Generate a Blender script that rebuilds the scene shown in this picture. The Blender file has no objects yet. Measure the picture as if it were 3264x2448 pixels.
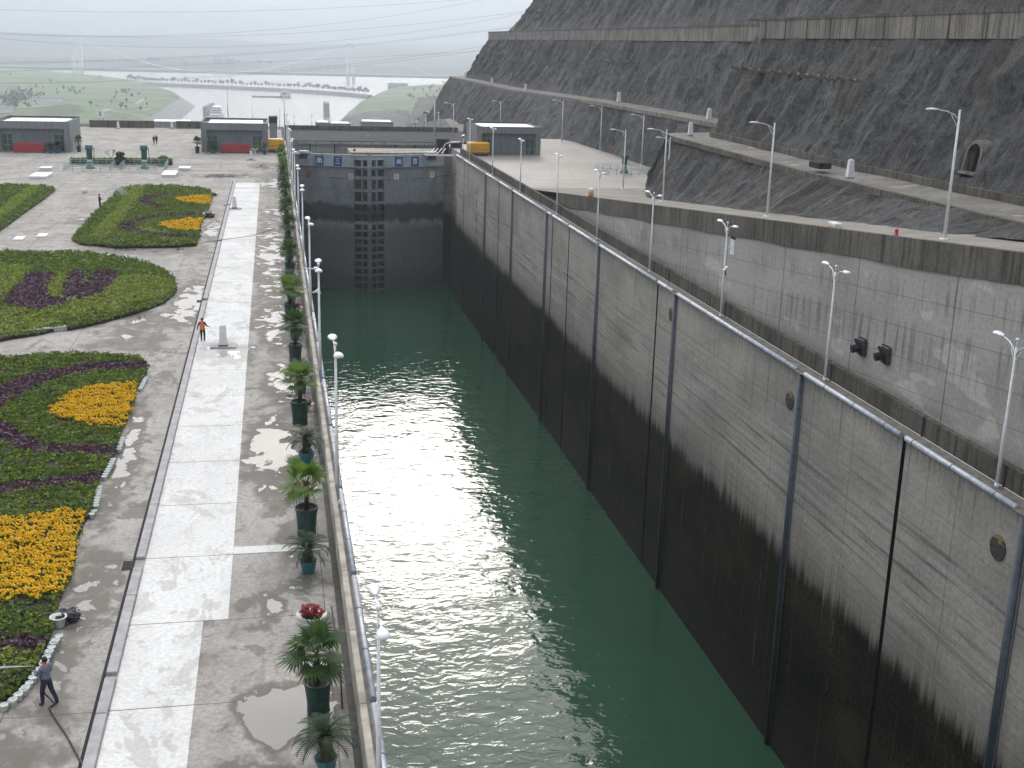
import bpy, math, random
import numpy as np
from mathutils import Vector, Matrix, noise

random.seed(7); rng = np.random.default_rng(7)
SC = bpy.context.scene
COL = SC.collection
R = math.radians

# ------------------------------------------------------------------ camera
CAM_H = 21.0
F_PX, PITCH, YAW, ROLL = 3873.77, R(15.5968), R(11.2543), R(1.5906)
fw = Vector((math.sin(YAW)*math.cos(PITCH), math.cos(YAW)*math.cos(PITCH), -math.sin(PITCH)))
r0 = Vector((math.cos(YAW), -math.sin(YAW), 0)); u0 = r0.cross(fw)
rt = r0*math.cos(ROLL) + u0*math.sin(ROLL); up = u0*math.cos(ROLL) - r0*math.sin(ROLL)
cam_d = bpy.data.cameras.new('camera'); cam = bpy.data.objects.new('camera', cam_d); COL.objects.link(cam)
cam.matrix_world = Matrix(((rt.x, up.x, -fw.x, 0), (rt.y, up.y, -fw.y, 0), (rt.z, up.z, -fw.z, CAM_H), (0, 0, 0, 1)))
cam_d.sensor_fit = 'HORIZONTAL'; cam_d.sensor_width = 36; cam_d.lens = F_PX/3264*36
cam_d.clip_start = 0.5; cam_d.clip_end = 30000
SC.camera = cam

# ------------------------------------------------------------------ light
SUN_EL, SUN_AZ = R(21.1), R(7.3)            # azimuth from +y towards +x
SKY_STRENGTH, SUN_STRENGTH, EXPOSURE = 0.12, 0.5, 0.56
sd = bpy.data.lights.new('sun', 'SUN'); so = bpy.data.objects.new('sun', sd); COL.objects.link(so)
sdir = Vector((math.sin(SUN_AZ)*math.cos(SUN_EL), math.cos(SUN_AZ)*math.cos(SUN_EL), math.sin(SUN_EL)))
so.rotation_euler = sdir.to_track_quat('Z', 'Y').to_euler(); so.location = sdir*200
sd.energy = SUN_STRENGTH; sd.angle = R(11); sd.color = (1, .95, .88)
W = bpy.data.worlds.new('World'); SC.world = W; W.use_nodes = True
wn = W.node_tree
SC.view_settings.view_transform = 'Standard'; SC.view_settings.look = 'None'
SC.view_settings.exposure = EXPOSURE; SC.view_settings.gamma = 1
try: SC.view_settings.use_curve_mapping = False
except Exception: pass
SC.cycles.use_denoising = True
SC.cycles.max_bounces = 6; SC.cycles.diffuse_bounces = 3; SC.cycles.glossy_bounces = 4
SC.cycles.transmission_bounces = 4; SC.cycles.volume_bounces = 1; SC.cycles.transparent_max_bounces = 8
SC.cycles.sample_clamp_indirect = 6.0


# ------------------------------------------------------------------ node helper
class NT:
    def __init__(s, nt): s.nt = nt
    def n(s, t, **k):
        o = s.nt.nodes.new(t)
        for a, b in k.items(): setattr(o, a, b)
        return o
    def put(s, sock, v):
        if v is None: return
        if hasattr(v, 'is_output'): s.nt.links.new(v, sock)
        elif isinstance(v, (tuple, list)) and sock.type == 'RGBA' and len(v) == 3: sock.default_value = (*v, 1)
        else: sock.default_value = v
    def m(s, op, a, b=None, c=None, clamp=False):
        o = s.n('ShaderNodeMath', operation=op, use_clamp=clamp)
        s.put(o.inputs[0], a); s.put(o.inputs[1], b); s.put(o.inputs[2], c)
        return o.outputs[0]
    def vm(s, op, a, b=None):
        o = s.n('ShaderNodeVectorMath', operation=op); s.put(o.inputs[0], a); s.put(o.inputs[1], b)
        return o.outputs['Value'] if op in ('DOT_PRODUCT', 'LENGTH') else o.outputs[0]
    def pos(s): return s.n('ShaderNodeNewGeometry').outputs['Position']
    def obj(s): return s.n('ShaderNodeTexCoord').outputs['Object']
    def uv(s): return s.n('ShaderNodeTexCoord').outputs['UV']
    def sep(s, v):
        o = s.n('ShaderNodeSeparateXYZ'); s.put(o.inputs[0], v); return o.outputs
    def sc(s, v, k): return s.vm('MULTIPLY', v, k)
    def noise(s, v, scale=1., detail=4., rough=.55, dist=0.):
        o = s.n('ShaderNodeTexNoise'); s.put(o.inputs['Vector'], v)
        o.inputs['Scale'].default_value = scale; o.inputs['Detail'].default_value = detail
        o.inputs['Roughness'].default_value = rough; o.inputs['Distortion'].default_value = dist
        return o.outputs['Fac']
    def voro(s, v, scale, out='Distance'):
        o = s.n('ShaderNodeTexVoronoi'); s.put(o.inputs['Vector'], v); o.inputs['Scale'].default_value = scale
        return o.outputs[out]
    def ramp(s, f, stops):
        o = s.n('ShaderNodeValToRGB'); e = o.color_ramp.elements
        while len(e) < len(stops): e.new(.5)
        for a, (p, c) in zip(e, stops):
            a.position = p; a.color = (*((c, c, c) if isinstance(c, (int, float)) else c), 1)
        s.put(o.inputs[0], f); return o.outputs[0]
    def sm(s, f, a, b, lo=0., hi=1.):
        o = s.n('ShaderNodeMapRange', interpolation_type='SMOOTHSTEP')
        s.put(o.inputs[0], f); s.put(o.inputs[1], a); s.put(o.inputs[2], b); s.put(o.inputs[3], lo); s.put(o.inputs[4], hi)
        return o.outputs[0]
    def mix(s, f, a, b, blend='MIX'):
        o = s.n('ShaderNodeMix', data_type='RGBA', blend_type=blend)
        s.put(o.inputs[0], f); s.put(o.inputs[6], a); s.put(o.inputs[7], b)
        return o.outputs[2]
    def bump(s, h, strength=.5, dist=.02):
        o = s.n('ShaderNodeBump'); s.put(o.inputs['Height'], h)
        o.inputs['Strength'].default_value = strength; o.inputs['Distance'].default_value = dist
        return o.outputs[0]
    def pbr(s, col, rough=.8, normal=None, metal=0., ior=None, spec=None):
        o = s.n('ShaderNodeBsdfPrincipled'); s.put(o.inputs['Base Color'], col); s.put(o.inputs['Roughness'], rough)
        s.put(o.inputs['Metallic'], metal)
        if normal is not None: s.put(o.inputs['Normal'], normal)
        if ior: o.inputs['IOR'].default_value = ior
        if spec is not None: s.put(o.inputs['Specular IOR Level'], spec)
        return o.outputs[0]
    def out(s, sh):
        o = s.n('ShaderNodeOutputMaterial'); s.nt.links.new(sh, o.inputs['Surface'])


def newmat(name):
    m = bpy.data.materials.new(name); m.use_nodes = True; m.node_tree.nodes.clear()
    return m, NT(m.node_tree)


# world: Nishita sky seen through an even bright overcast that is brightest round the veiled sun
wn.nodes.clear(); w = NT(wn)
sky = w.n('ShaderNodeTexSky', sky_type='NISHITA')
sky.sun_disc = False; sky.sun_elevation = SUN_EL; sky.sun_rotation = SUN_AZ
sky.air_density = 1.0; sky.dust_density = 4.0; sky.ozone_density = 1.0
wd = w.vm('NORMALIZE', w.n('ShaderNodeTexCoord').outputs['Generated'])
dt = w.vm('DOT_PRODUCT', wd, tuple(sdir))
g0 = w.sm(dt, -.35, .85); g1 = w.sm(dt, .55, 1.0); g2 = w.sm(dt, .945, 1.0)
wz = w.sep(wd)[2]
cl = w.noise(w.sc(wd, (1, 1, 2.6)), 2.6, 6, .6, .3)
bw = w.n('ShaderNodeRGBToBW'); wn.links.new(sky.outputs[0], bw.inputs[0])
CL_BASE, CL_G0, CL_G1, CL_G2 = 5.2, 9.0, 7.0, 7.0
lum = w.m('ADD', w.m('MULTIPLY_ADD', g1, CL_G1, w.m('MULTIPLY_ADD', g0, CL_G0, CL_BASE)), w.m('MULTIPLY', g2, CL_G2))
lum = w.m('MULTIPLY', lum, w.m('MULTIPLY_ADD', cl, 1.1, .45))
lum = w.m('MULTIPLY', lum, w.sm(wz, -.02, .34, .42, 1.))
cloud = w.n('ShaderNodeCombineColor')
for i, (k, kw) in enumerate(((.965, 1.), (.98, .98), (1.01, .95))): w.put(cloud.inputs[i], w.m('MULTIPLY', lum, w.m('MULTIPLY_ADD', g1, kw-k, k)))
col = w.mix(.82, sky.outputs[0], cloud.outputs[0])
bg = w.n('ShaderNodeBackground'); w.put(bg.inputs[0], col); bg.inputs[1].default_value = SKY_STRENGTH
wo = w.n('ShaderNodeOutputWorld'); wn.links.new(bg.outputs[0], wo.inputs[0])


# ------------------------------------------------------------------ photo pixel -> point of the place
def P(u, v, x=None, y=None, z=None):
    """point on plane x=, y= or z= that the 2212-px wide photo shows at (u, v)"""
    d = rt*(u/.67769-1632) - up*(v/.67769-1224) + fw*F_PX
    t = x/d.x if x is not None else y/d.y if y is not None else (z-CAM_H)/d.z
    return Vector((d.x*t, d.y*t, CAM_H+d.z*t))
def zoom(x0, y0, s): return lambda a, b: ((x0+a/s)*.67769, (y0+b/s)*.67769)
z1 = zoom(0, 0, 2.212); z2 = zoom(800, 200, 2.212); z3 = zoom(1400, 0, 2.212); z4 = zoom(2300, 0, 2.0736)
z5 = zoom(0, 500, 2.37); z6 = zoom(0, 1100, 2.37); z7 = zoom(0, 1750, 2.376); zw = zoom(1400, 500, 2.37)
zc = zoom(2000, 600, 2.37); zd = zoom(2600, 600, 2.37); zf = zoom(2500, 1200, 2.37); zh = zoom(800, 200, 3.16)


# ------------------------------------------------------------------ mesh builder
class MB:
    def __init__(s): s.v = []; s.f = []; s.mi = []; s.sm = []; s.uvs = None; s.M = None
    def add(s, vs, fs, mi=0, smooth=False):
        b = len(s.v)
        s.v.extend([tuple(s.M @ Vector(q)) for q in vs] if s.M else [tuple(q) for q in vs])
        for f in fs: s.f.append([b+i for i in f]); s.mi.append(mi); s.sm.append(smooth)
        return s
    def box(s, a, b, mi=0):
        x0, y0, q0 = a; x1, y1, q1 = b
        vs = [(x0, y0, q0), (x1, y0, q0), (x1, y1, q0), (x0, y1, q0), (x0, y0, q1), (x1, y0, q1), (x1, y1, q1), (x0, y1, q1)]
        return s.add(vs, [(0, 3, 2, 1), (4, 5, 6, 7), (0, 1, 5, 4), (1, 2, 6, 5), (2, 3, 7, 6), (3, 0, 4, 7)], mi)
    def bbox(s, a, b, e=.03, mi=0):
        """box with chamfered edges"""
        x0, y0, q0 = a; x1, y1, q1 = b
        rings = []
        for zz, k in ((q0, e), (q0+e, 0), (q1-e, 0), (q1, e)):
            X0, X1, Y0, Y1 = x0+k, x1-k, y0+k, y1-k
            rings.append([(X0+e, Y0, zz), (X1-e, Y0, zz), (X1, Y0+e, zz), (X1, Y1-e, zz), (X1-e, Y1, zz), (X0+e, Y1, zz), (X0, Y1-e, zz), (X0, Y0+e, zz)])
        vs = [p for r in rings for p in r]; fs = [tuple(range(7, -1, -1)), tuple(range(24, 32))]
        for i in range(3):
            for j in range(8): fs.append((i*8+j, i*8+(j+1) % 8, i*8+8+(j+1) % 8, i*8+8+j))
        return s.add(vs, fs, mi)
    def quad(s, a, b, c, d, mi=0): return s.add([a, b, c, d], [(0, 1, 2, 3)], mi)
    def poly(s, pts, mi=0): return s.add(pts, [tuple(range(len(pts)))], mi)
    def prism(s, pts, z0, z1_, mi=0):
        n = len(pts); vs = [(p[0], p[1], z0) for p in pts]+[(p[0], p[1], z1_) for p in pts]
        fs = [tuple(range(n-1, -1, -1)), tuple(range(n, 2*n))]+[(i, (i+1) % n, n+(i+1) % n, n+i) for i in range(n)]
        return s.add(vs, fs, mi)
    def tube(s, pts, rad, n=8, mi=0, cap=True, smooth=True):
        pts = [Vector(p) for p in pts]; rad = rad if isinstance(rad, (list, tuple)) else [rad]*len(pts)
        vs = []; fs = []; prev = None
        for i, p in enumerate(pts):
            t = (pts[min(i+1, len(pts)-1)]-pts[max(i-1, 0)]).normalized()
            if prev is None: a = t.orthogonal().normalized()
            else: a = (prev-t*prev.dot(t)).normalized()
            prev = a; b = t.cross(a)
            for k in range(n):
                w_ = 2*math.pi*k/n; vs.append(p+(a*math.cos(w_)+b*math.sin(w_))*rad[i])
        for i in range(len(pts)-1):
            for k in range(n): fs.append((i*n+k, i*n+(k+1) % n, (i+1)*n+(k+1) % n, (i+1)*n+k))
        s.add(vs, fs, mi, smooth)
        if cap:
            b = len(s.v)-len(vs)
            for q in (list(range(n-1, -1, -1)), list(range(len(vs)-n, len(vs)))):
                s.f.append([b+i for i in q]); s.mi.append(mi); s.sm.append(False)
        return s
    def bar(s, a, b, w_, h, mi=0, upv=(0, 0, 1)):
        a = Vector(a); b = Vector(b); t = (b-a).normalized(); u = Vector(upv)
        if abs(t.dot(u)) > .95: u = Vector((1, 0, 0))
        sd_ = t.cross(u).normalized(); u = sd_.cross(t)
        vs = [p+sd_*i*w_/2+u*j*h/2 for p in (a, b) for i, j in ((-1, -1), (1, -1), (1, 1), (-1, 1))]
        return s.add(vs, [(0, 3, 2, 1), (4, 5, 6, 7), (0, 1, 5, 4), (1, 2, 6, 5), (2, 3, 7, 6), (3, 0, 4, 7)], mi)
    def lathe(s, prof, n=16, c=(0, 0, 0), mi=0, smooth=True):
        vs = [(c[0]+r*math.cos(2*math.pi*k/n), c[1]+r*math.sin(2*math.pi*k/n), c[2]+z_) for r, z_ in prof for k in range(n)]
        fs = [(i*n+k, i*n+(k+1) % n, (i+1)*n+(k+1) % n, (i+1)*n+k) for i in range(len(prof)-1) for k in range(n)]
        s.add(vs, fs, mi, smooth)
        b = len(s.v)-len(vs)
        for q in (list(range(n-1, -1, -1)), list(range(len(vs)-n, len(vs)))):
            s.f.append([b+i for i in q]); s.mi.append(mi); s.sm.append(False)
        return s
    def ball(s, c, r, nu=10, nv=6, mi=0):
        rx, ry, rz = r if isinstance(r, (tuple, list)) else (r, r, r)
        vs = []; fs = []
        for i in range(nv+1):
            a = math.pi*i/nv
            for k in range(nu):
                b = 2*math.pi*k/nu; vs.append((c[0]+rx*math.sin(a)*math.cos(b), c[1]+ry*math.sin(a)*math.sin(b), c[2]+rz*math.cos(a)))
        for i in range(nv):
            for k in range(nu): fs.append((i*nu+k, (i+1)*nu+k, (i+1)*nu+(k+1) % nu, i*nu+(k+1) % nu))
        return s.add(vs, fs, mi, True)
    def grid(s, rows, mi=0, smooth=True):
        n = len(rows[0]); vs = [p for r in rows for p in r]
        fs = [(i*n+k, i*n+k+1, (i+1)*n+k+1, (i+1)*n+k) for i in range(len(rows)-1) for k in range(n-1)]
        return s.add(vs, fs, mi, smooth)
    def build(s, name, mats, parent=None, world=False):
        me = bpy.data.meshes.new(name)
        off = Vector(parent.location) if (world and parent) else None
        if world and parent and parent.parent: off = off + Vector(parent.parent.location)
        vs = [tuple(Vector(q)-off) for q in s.v] if off else s.v
        me.from_pydata(vs, [], s.f)
        for m_ in (mats if isinstance(mats, (list, tuple)) else [mats]): me.materials.append(m_)
        me.polygons.foreach_set('material_index', s.mi); me.polygons.foreach_set('use_smooth', s.sm)
        if s.uvs:
            ul = me.uv_layers.new(name='UVMap')
            li = np.empty(len(me.loops), dtype=np.int32); me.loops.foreach_get('vertex_index', li)
            ul.data.foreach_set('uv', np.array(s.uvs, dtype=np.float32)[li].ravel())
        me.update()
        o = bpy.data.objects.new(name, me); COL.objects.link(o)
        if parent: o.parent = parent
        return o


def tag(o, label=None, cat=None, group=None, kind=None):
    if label: o['label'] = label
    if cat: o['category'] = cat
    if group: o['group'] = group
    if kind: o['kind'] = kind
    return o
def thing(name, label, cat, loc=(0, 0, 0), rz=0, group=None):
    o = bpy.data.objects.new(name, None); COL.objects.link(o); o.empty_display_size = .3
    o.location = loc; o.rotation_euler = (0, 0, rz)
    return tag(o, label, cat, group)
def dup(root, loc, rz=0, label=None, scale=1.):
    def cp(o, par):
        c = o.copy(); COL.objects.link(c); c.parent = par
        for ch in list(o.children): cp(ch, c)
        return c
    r = cp(root, None); r.location = loc; r.rotation_euler = (0, 0, rz); r.scale = (scale,)*3
    if label: r['label'] = label
    return r
def structure(name, mb, m, label=None): return tag(mb.build(name, m), label, None, None, 'structure')
ORD = 'first second third fourth fifth sixth seventh eighth ninth tenth eleventh twelfth thirteenth fourteenth fifteenth sixteenth seventeenth eighteenth nineteenth twentieth twenty-first twenty-second twenty-third twenty-fourth twenty-fifth'.split()


# ------------------------------------------------------------------ materials
def plain(name, c, rough=.7, metal=0., var=.25, scale=6., bump=0., spec=None):
    m, t = newmat(name)
    p = t.obj(); nz = t.noise(p, scale, 5, .6)
    k = t.sm(nz, .25, .75, 1-var, 1+var)
    col = t.mix(1., c, k, 'MULTIPLY')
    t.out(t.pbr(col, rough, t.bump(nz, .4, bump) if bump else None, metal, spec=spec)); return m
def leafmat(name, c1, c2, scale=2.5, trans=.35):
    m, t = newmat(name)
    p = t.pos(); nz = t.noise(p, scale, 4, .65); n2 = t.noise(p, scale*9, 2, .6)
    f = t.m('ADD', t.m('MULTIPLY', nz, .7), t.m('MULTIPLY', n2, .45))
    col = t.mix(t.sm(f, .35, .8), c1, c2)
    a = t.pbr(col, .55); b = t.n('ShaderNodeBsdfTranslucent'); t.put(b.inputs[0], col)
    mx = t.n('ShaderNodeMixShader'); mx.inputs[0].default_value = trans
    t.nt.links.new(a, mx.inputs[1]); t.nt.links.new(b.outputs[0], mx.inputs[2]); t.out(mx.outputs[0]); return m

M = {}
M['white'] = plain('white_paint', (.74, .75, .78), .35, 0, .12, 4)
M['marker'] = plain('marker_paint', (.70, .71, .74), .5, 0, .15, 3)
M['pipe'] = plain('galvanised_pipe', (.42, .45, .50), .45, .3, .25, 3)
M['pipe_dark'] = plain('pipe_collar', (.10, .11, .12), .6, .2)
M['tube'] = plain('dark_blue_steel', (.035, .045, .065), .4, .2, .4, 2)
M['coping'] = plain('coping_concrete', (.36, .33, .28), .85, 0, .35, 1.2, .01)
M['ledge'] = plain('ledge_concrete', (.16, .15, .13), .9, 0, .4, 1.5, .01)
M['gutter'] = plain('gutter_dark', (.06, .057, .052), .7, 0, .4, 2)
M['kerb'] = plain('kerb_concrete', (.34, .33, .34), .8, 0, .2, 2, .005)
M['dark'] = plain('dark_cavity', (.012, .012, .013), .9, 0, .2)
M['roofwhite'] = plain('white_roof_panel', (.78, .78, .80), .4, 0, .1, 2)
M['red'] = plain('red_container', (.36, .035, .045), .55, 0, .2, 3)
M['yellow'] = plain('yellow_box', (.72, .34, .015), .4, 0, .15, 2)
M['hoist'] = plain('green_hoist', (.045, .17, .15), .45, .2, .3, 3)
M['rail'] = plain('teal_rail', (.30, .42, .42), .45, 0, .15, 3)
M['glass'] = plain('green_glass', (.035, .085, .075), .12, 0, .4, .8)
M['mullion'] = plain('mullion', (.22, .35, .32), .5)
M['bark'] = plain('trunk_fibre', (.045, .032, .022), .9, 0, .5, 9, .02)
M['potgreen'] = plain('dark_green_pot', (.010, .045, .036), .45, 0, .55, 5)
M['potblue'] = plain('teal_pot', (.03, .17, .20), .4, 0, .2, 4)
M['potwhite'] = plain('white_pot', (.62, .66, .64), .4, 0, .12, 5)
M['soil'] = plain('soil', (.035, .026, .02), .95, 0, .5, 9, .02)
M['black'] = plain('black_rubber', (.014, .014, .015), .5, 0, .3)
M['plastic'] = plain('black_plastic_bag', (.016, .018, .022), .25, 0, .4, 8)
M['redpaint'] = plain('red_paint', (.55, .03, .03), .5)
M['orange'] = plain('orange_paint', (.75, .25, .05), .5)
M['blue'] = plain('blue_sign', (.02, .07, .30), .45, 0, .12, 3)
M['signwhite'] = plain('sign_white', (.75, .76, .78), .5, 0, .08)
M['skin'] = plain('skin', (.36, .19, .12), .5, 0, .1)
M['hair'] = plain('hair_black', (.010, .009, .009), .5)
M['shirtgrey'] = plain('grey_shirt', (.13, .15, .20), .85, 0, .15, 12)
M['trousers'] = plain('navy_trousers', (.018, .020, .045), .85, 0, .2, 12)
M['shoes'] = plain('dark_shoes', (.02, .02, .02), .5)
M['vest'] = plain('orange_vest', (.72, .17, .05), .7, 0, .1, 9)
M['sleeve'] = plain('dark_sleeve', (.022, .022, .028), .85)
M['drop'] = plain('spray_water', (.85, .88, .9), .2)
M['bridge'] = plain('pale_bridge_concrete', (.80, .82, .84), .6, 0, .05, .05)
M['wire'] = plain('power_cable', (.05, .055, .06), .6, .2)
M['ship'] = plain('ship_white', (.6, .62, .64), .5)
M['hull'] = plain('ship_hull', (.08, .10, .13), .5)
M['board'] = plain('billboard_blue', (.28, .38, .50), .5, 0, .25, .2)
M['pier'] = plain('pier_concrete', (.22, .22, .24), .9, 0, .2, .3)
M['machine'] = plain('gate_machine_paint', (.05, .055, .065), .5, .3, .3, 3)
M['tan'] = plain('tan_deck', (.34, .31, .26), .85, 0, .25, 1.5)
M['ymark'] = plain('faded_yellow_line', (.42, .31, .11), .85, 0, .4, 1)

M['bedgreen'] = leafmat('bed_leaf_green', (.036, .096, .010), (.19, .255, .018), .9)
M['bedlight'] = leafmat('bed_leaf_light', (.12, .20, .022), (.32, .37, .045), 1.4)
M['bedpurple'] = leafmat('bed_leaf_purple', (.035, .014, .026), (.16, .075, .12), 1.6, .25)
M['marigold'] = leafmat('marigold_petal', (.86, .52, .003), (1., .80, .02), 5, .4)
M['palm'] = leafmat('fan_palm_leaf', (.02, .055, .012), (.08, .15, .025), 2, .4)
M['palmlight'] = leafmat('young_fan_palm_leaf', (.06, .14, .02), (.17, .26, .04), 2, .45)
M['cycad'] = leafmat('cycad_leaf', (.012, .034, .016), (.045, .085, .03), 2.5, .25)
M['redleaf'] = leafmat('poinsettia_leaf', (.20, .004, .02), (.42, .015, .05), 5, .25)
M['treegreen'] = leafmat('tree_leaf', (.05, .085, .035), (.11, .15, .06), .2, .2)


# ---- puddles: one mask shared by the plaza surfaces (where water lies follows low spots of the paving)
BLOBS = [(.0, 128, 2.6, 44, .30), (-.1, 92, 2.2, 14, .29), (-.5, 61, 1.8, 8, .36), (.4, 75, 1.5, 7, .30), (.5, 50.5, .9, 3.0, .27), (-.9, 43.4, .95, 1.7, .34), (1.2, 41.9, .8, 1.6, .34),
         (.3, 35.7, 2.0, 2.6, .40), (-1.3, 31.6, 1.2, 1.7, .33), (1.4, 38.5, .9, 1.6, .36), (.9, 45.4, .7, 1.4, .36), (-7.3, 46.0, 1.1, 5., .31), (-7.6, 39.5, .7, 3., .27), (-9.5, 34, 1.8, 2.5, .3), (-7.9, 62, .8, 13, .33), (-7.0, 101, 1.5, 12, .33), (-12.5, 127, 7, 4, .29), (-7.0, 143, 1.2, 10, .33),
         (-6.5, 197, 9, 4, .30), (-.6, 188, 2.6, 16, .30), (-22, 147, 2.2, 4, .33), (-3.0, 83.5, 1.7, 5, .40), (-5.0, 84, .9, 4, .36), (-1, 213, 4, 6, .26), (-9.5, 94, 2.5, 4, .27), (-10, 88, 3.0, 5, .22), (-8.8, 33.5, 2.4, 2.6, .22), (-3.5, 55, 2.2, 1.6, .14)]
def puddle_mask(t):
    p = t.pos(); X, Y, Z = t.sep(p)
    wx_ = t.noise(t.sc(p, (.55, .45, 1)), 1., 5, .6); wy_ = t.noise(t.sc(t.vm('ADD', p, (50., 9., 0)), (.55, .45, 1)), 1., 5, .6)
    X = t.m('ADD', X, t.m('MULTIPLY_ADD', wx_, 3.0, -1.5)); Y = t.m('ADD', Y, t.m('MULTIPLY_ADD', wy_, 5., -2.5))
    tot = None
    for cx, cy, rx, ry, a in BLOBS:
        dx = t.m('MULTIPLY', t.m('SUBTRACT', X, cx), 1/rx); dy = t.m('MULTIPLY', t.m('SUBTRACT', Y, cy), 1/ry)
        d = t.m('SQRT', t.m('ADD', t.m('MULTIPLY', dx, dx), t.m('MULTIPLY', dy, dy)))
        b = t.sm(d, .35, 1.35, a, 0.)
        tot = b if tot is None else t.m('MAXIMUM', tot, b)
    n1 = t.noise(t.sc(p, (.80, .62, 1)), 1., 7, .60, .35)
    n2 = t.noise(t.sc(p, (.22, .10, 1)), 1., 3, .5, .2)
    f = t.m('ADD', t.m('ADD', t.m('MULTIPLY', n1, .75), t.m('MULTIPLY', n2, .45)), tot)
    return f
def make_plaza(name, dry, dry2, damp, wetcol, th=.90, joints=True, PA=.62):
    m, t = newmat(name); p = t.pos(); X, Y, Z = t.sep(p)
    f = puddle_mask(t)
    wet = t.sm(f, th, th+.010); dampf = t.sm(f, th-.26, th-.06)
    dn = t.noise(t.sc(t.vm('ADD', p, (31., 17., 0)), (.42, .27, 1)), 1., 8, .62, .7)
    dz = t.noise(t.sc(p, (.9, .55, 1)), 1.7, 8, .66, .5)
    patch = t.sm(t.m('ADD', t.m('MULTIPLY', dn, .75), t.m('MULTIPLY', dz, .30)), .575, .60)
    big = t.noise(t.sc(p, (.30, .16, 1)), 1., 6, .6, .4); fine = t.noise(p, 5.5, 6, .7); mid = t.noise(t.sc(p, (1.3, .7, 1)), 1., 7, .68, .6)
    col = t.mix(t.sm(big, .36, .64), dry, dry2)
    col = t.mix(t.m('MULTIPLY', t.sm(mid, .50, .66), .7*PA), col, damp)
    col = t.mix(1., col, t.sm(fine, .2, .8, 1-.45*PA, 1+.35*PA), 'MULTIPLY')
    patch = t.m('MULTIPLY', patch, t.sm(Y, 85, 185, 1., .22)); col = t.mix(t.m('MULTIPLY', patch, PA), col, damp)
    lng = t.noise(t.sc(p, (.03, .35, 1)), 1., 6, .65, .2); col = t.mix(t.m('MULTIPLY', t.sm(lng, .50, .66), t.sm(Y, 90, 200, 0, .5)), col, (.17, .155, .138))
    col = t.mix(t.m('MULTIPLY', dampf, .85*PA/.62), col, damp)
    spk = t.noise(p, 14., 3, .6); col = t.mix(t.sm(spk, .66, .74, 0, .45), col, (.06, .055, .05))
    if joints:
        fr = t.m('ABSOLUTE', t.m('SUBTRACT', t.m('FRACT', t.m('MULTIPLY', t.m('ADD', Y, -42.6+605), 1/6.05)), .5))
        jl = t.sm(fr, .4958, .4975)
        fx = t.m('ABSOLUTE', t.m('SUBTRACT', t.m('FRACT', t.m('MULTIPLY', t.m('ADD', X, 86.9), 1/5.2)), .5))
        jl = t.m('MAXIMUM', jl, t.sm(fx, .4955, .497))
        col = t.mix(t.m('MULTIPLY', jl, .65), col, (.03, .028, .025))
        cr = t.voro(t.sc(t.vm('ADD', p, t.sc(t.n('ShaderNodeTexNoise').outputs['Color'], (.8, .8, 0))), (.18, .12, 1)), 1., 'Distance')
    col = t.mix(wet, col, wetcol)
    rough = t.m('MULTIPLY_ADD', wet, -.85, t.sm(dampf, 0, 1, .85, .72))
    rough = t.m('MAXIMUM', rough, .015)
    hgt = t.m('MULTIPLY', t.m('ADD', fine, t.m('MULTIPLY', mid, 2)), t.m('SUBTRACT', 1., wet))
    t.out(t.pbr(col, rough, t.bump(hgt, .5, .012), ior=1.6, spec=t.sm(wet, 0, 1, .22, .5))); return m
M['plaza'] = make_plaza('plaza_concrete', (.385, .362, .332), (.30, .281, .258), (.135, .121, .104), (.135, .127, .117), PA=.68)
M['strip'] = make_plaza('painted_walk_concrete', (.69, .68, .662), (.62, .61, .593), (.36, .35, .33), (.36, .355, .345), th=.99, joints=False, PA=.46)

def make_apron():
    m, t = newmat('apron_concrete'); p = t.pos(); X, Y, Z = t.sep(p)
    big = t.noise(t.sc(p, (.07, .05, 1)), 1., 6, .62, .5); fine = t.noise(p, 2., 6, .7); st = t.noise(t.sc(p, (.05, .6, 1)), 1., 5, .6)
    col = t.mix(t.sm(big, .38, .62), (.24, .217, .195), (.175, .16, .144)); col = t.mix(t.m('MULTIPLY', t.sm(st, .48, .66), .6), col, (.125, .113, .10))
    col = t.mix(1., col, t.sm(fine, .2, .8, .82, 1.15), 'MULTIPLY')
    for c, s_ in ((X, 7.0), (Y, 9.0)):
        fr = t.m('ABSOLUTE', t.m('SUBTRACT', t.m('FRACT', t.m('MULTIPLY', t.m('ADD', c, 700), 1/s_)), .5))
        col = t.mix(t.m('MULTIPLY', t.sm(fr, .494, .498), .4), col, (.10, .095, .085))
    t.out(t.pbr(col, .6, t.bump(fine, .4, .01))); return m
M['apron'] = make_apron()

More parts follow.
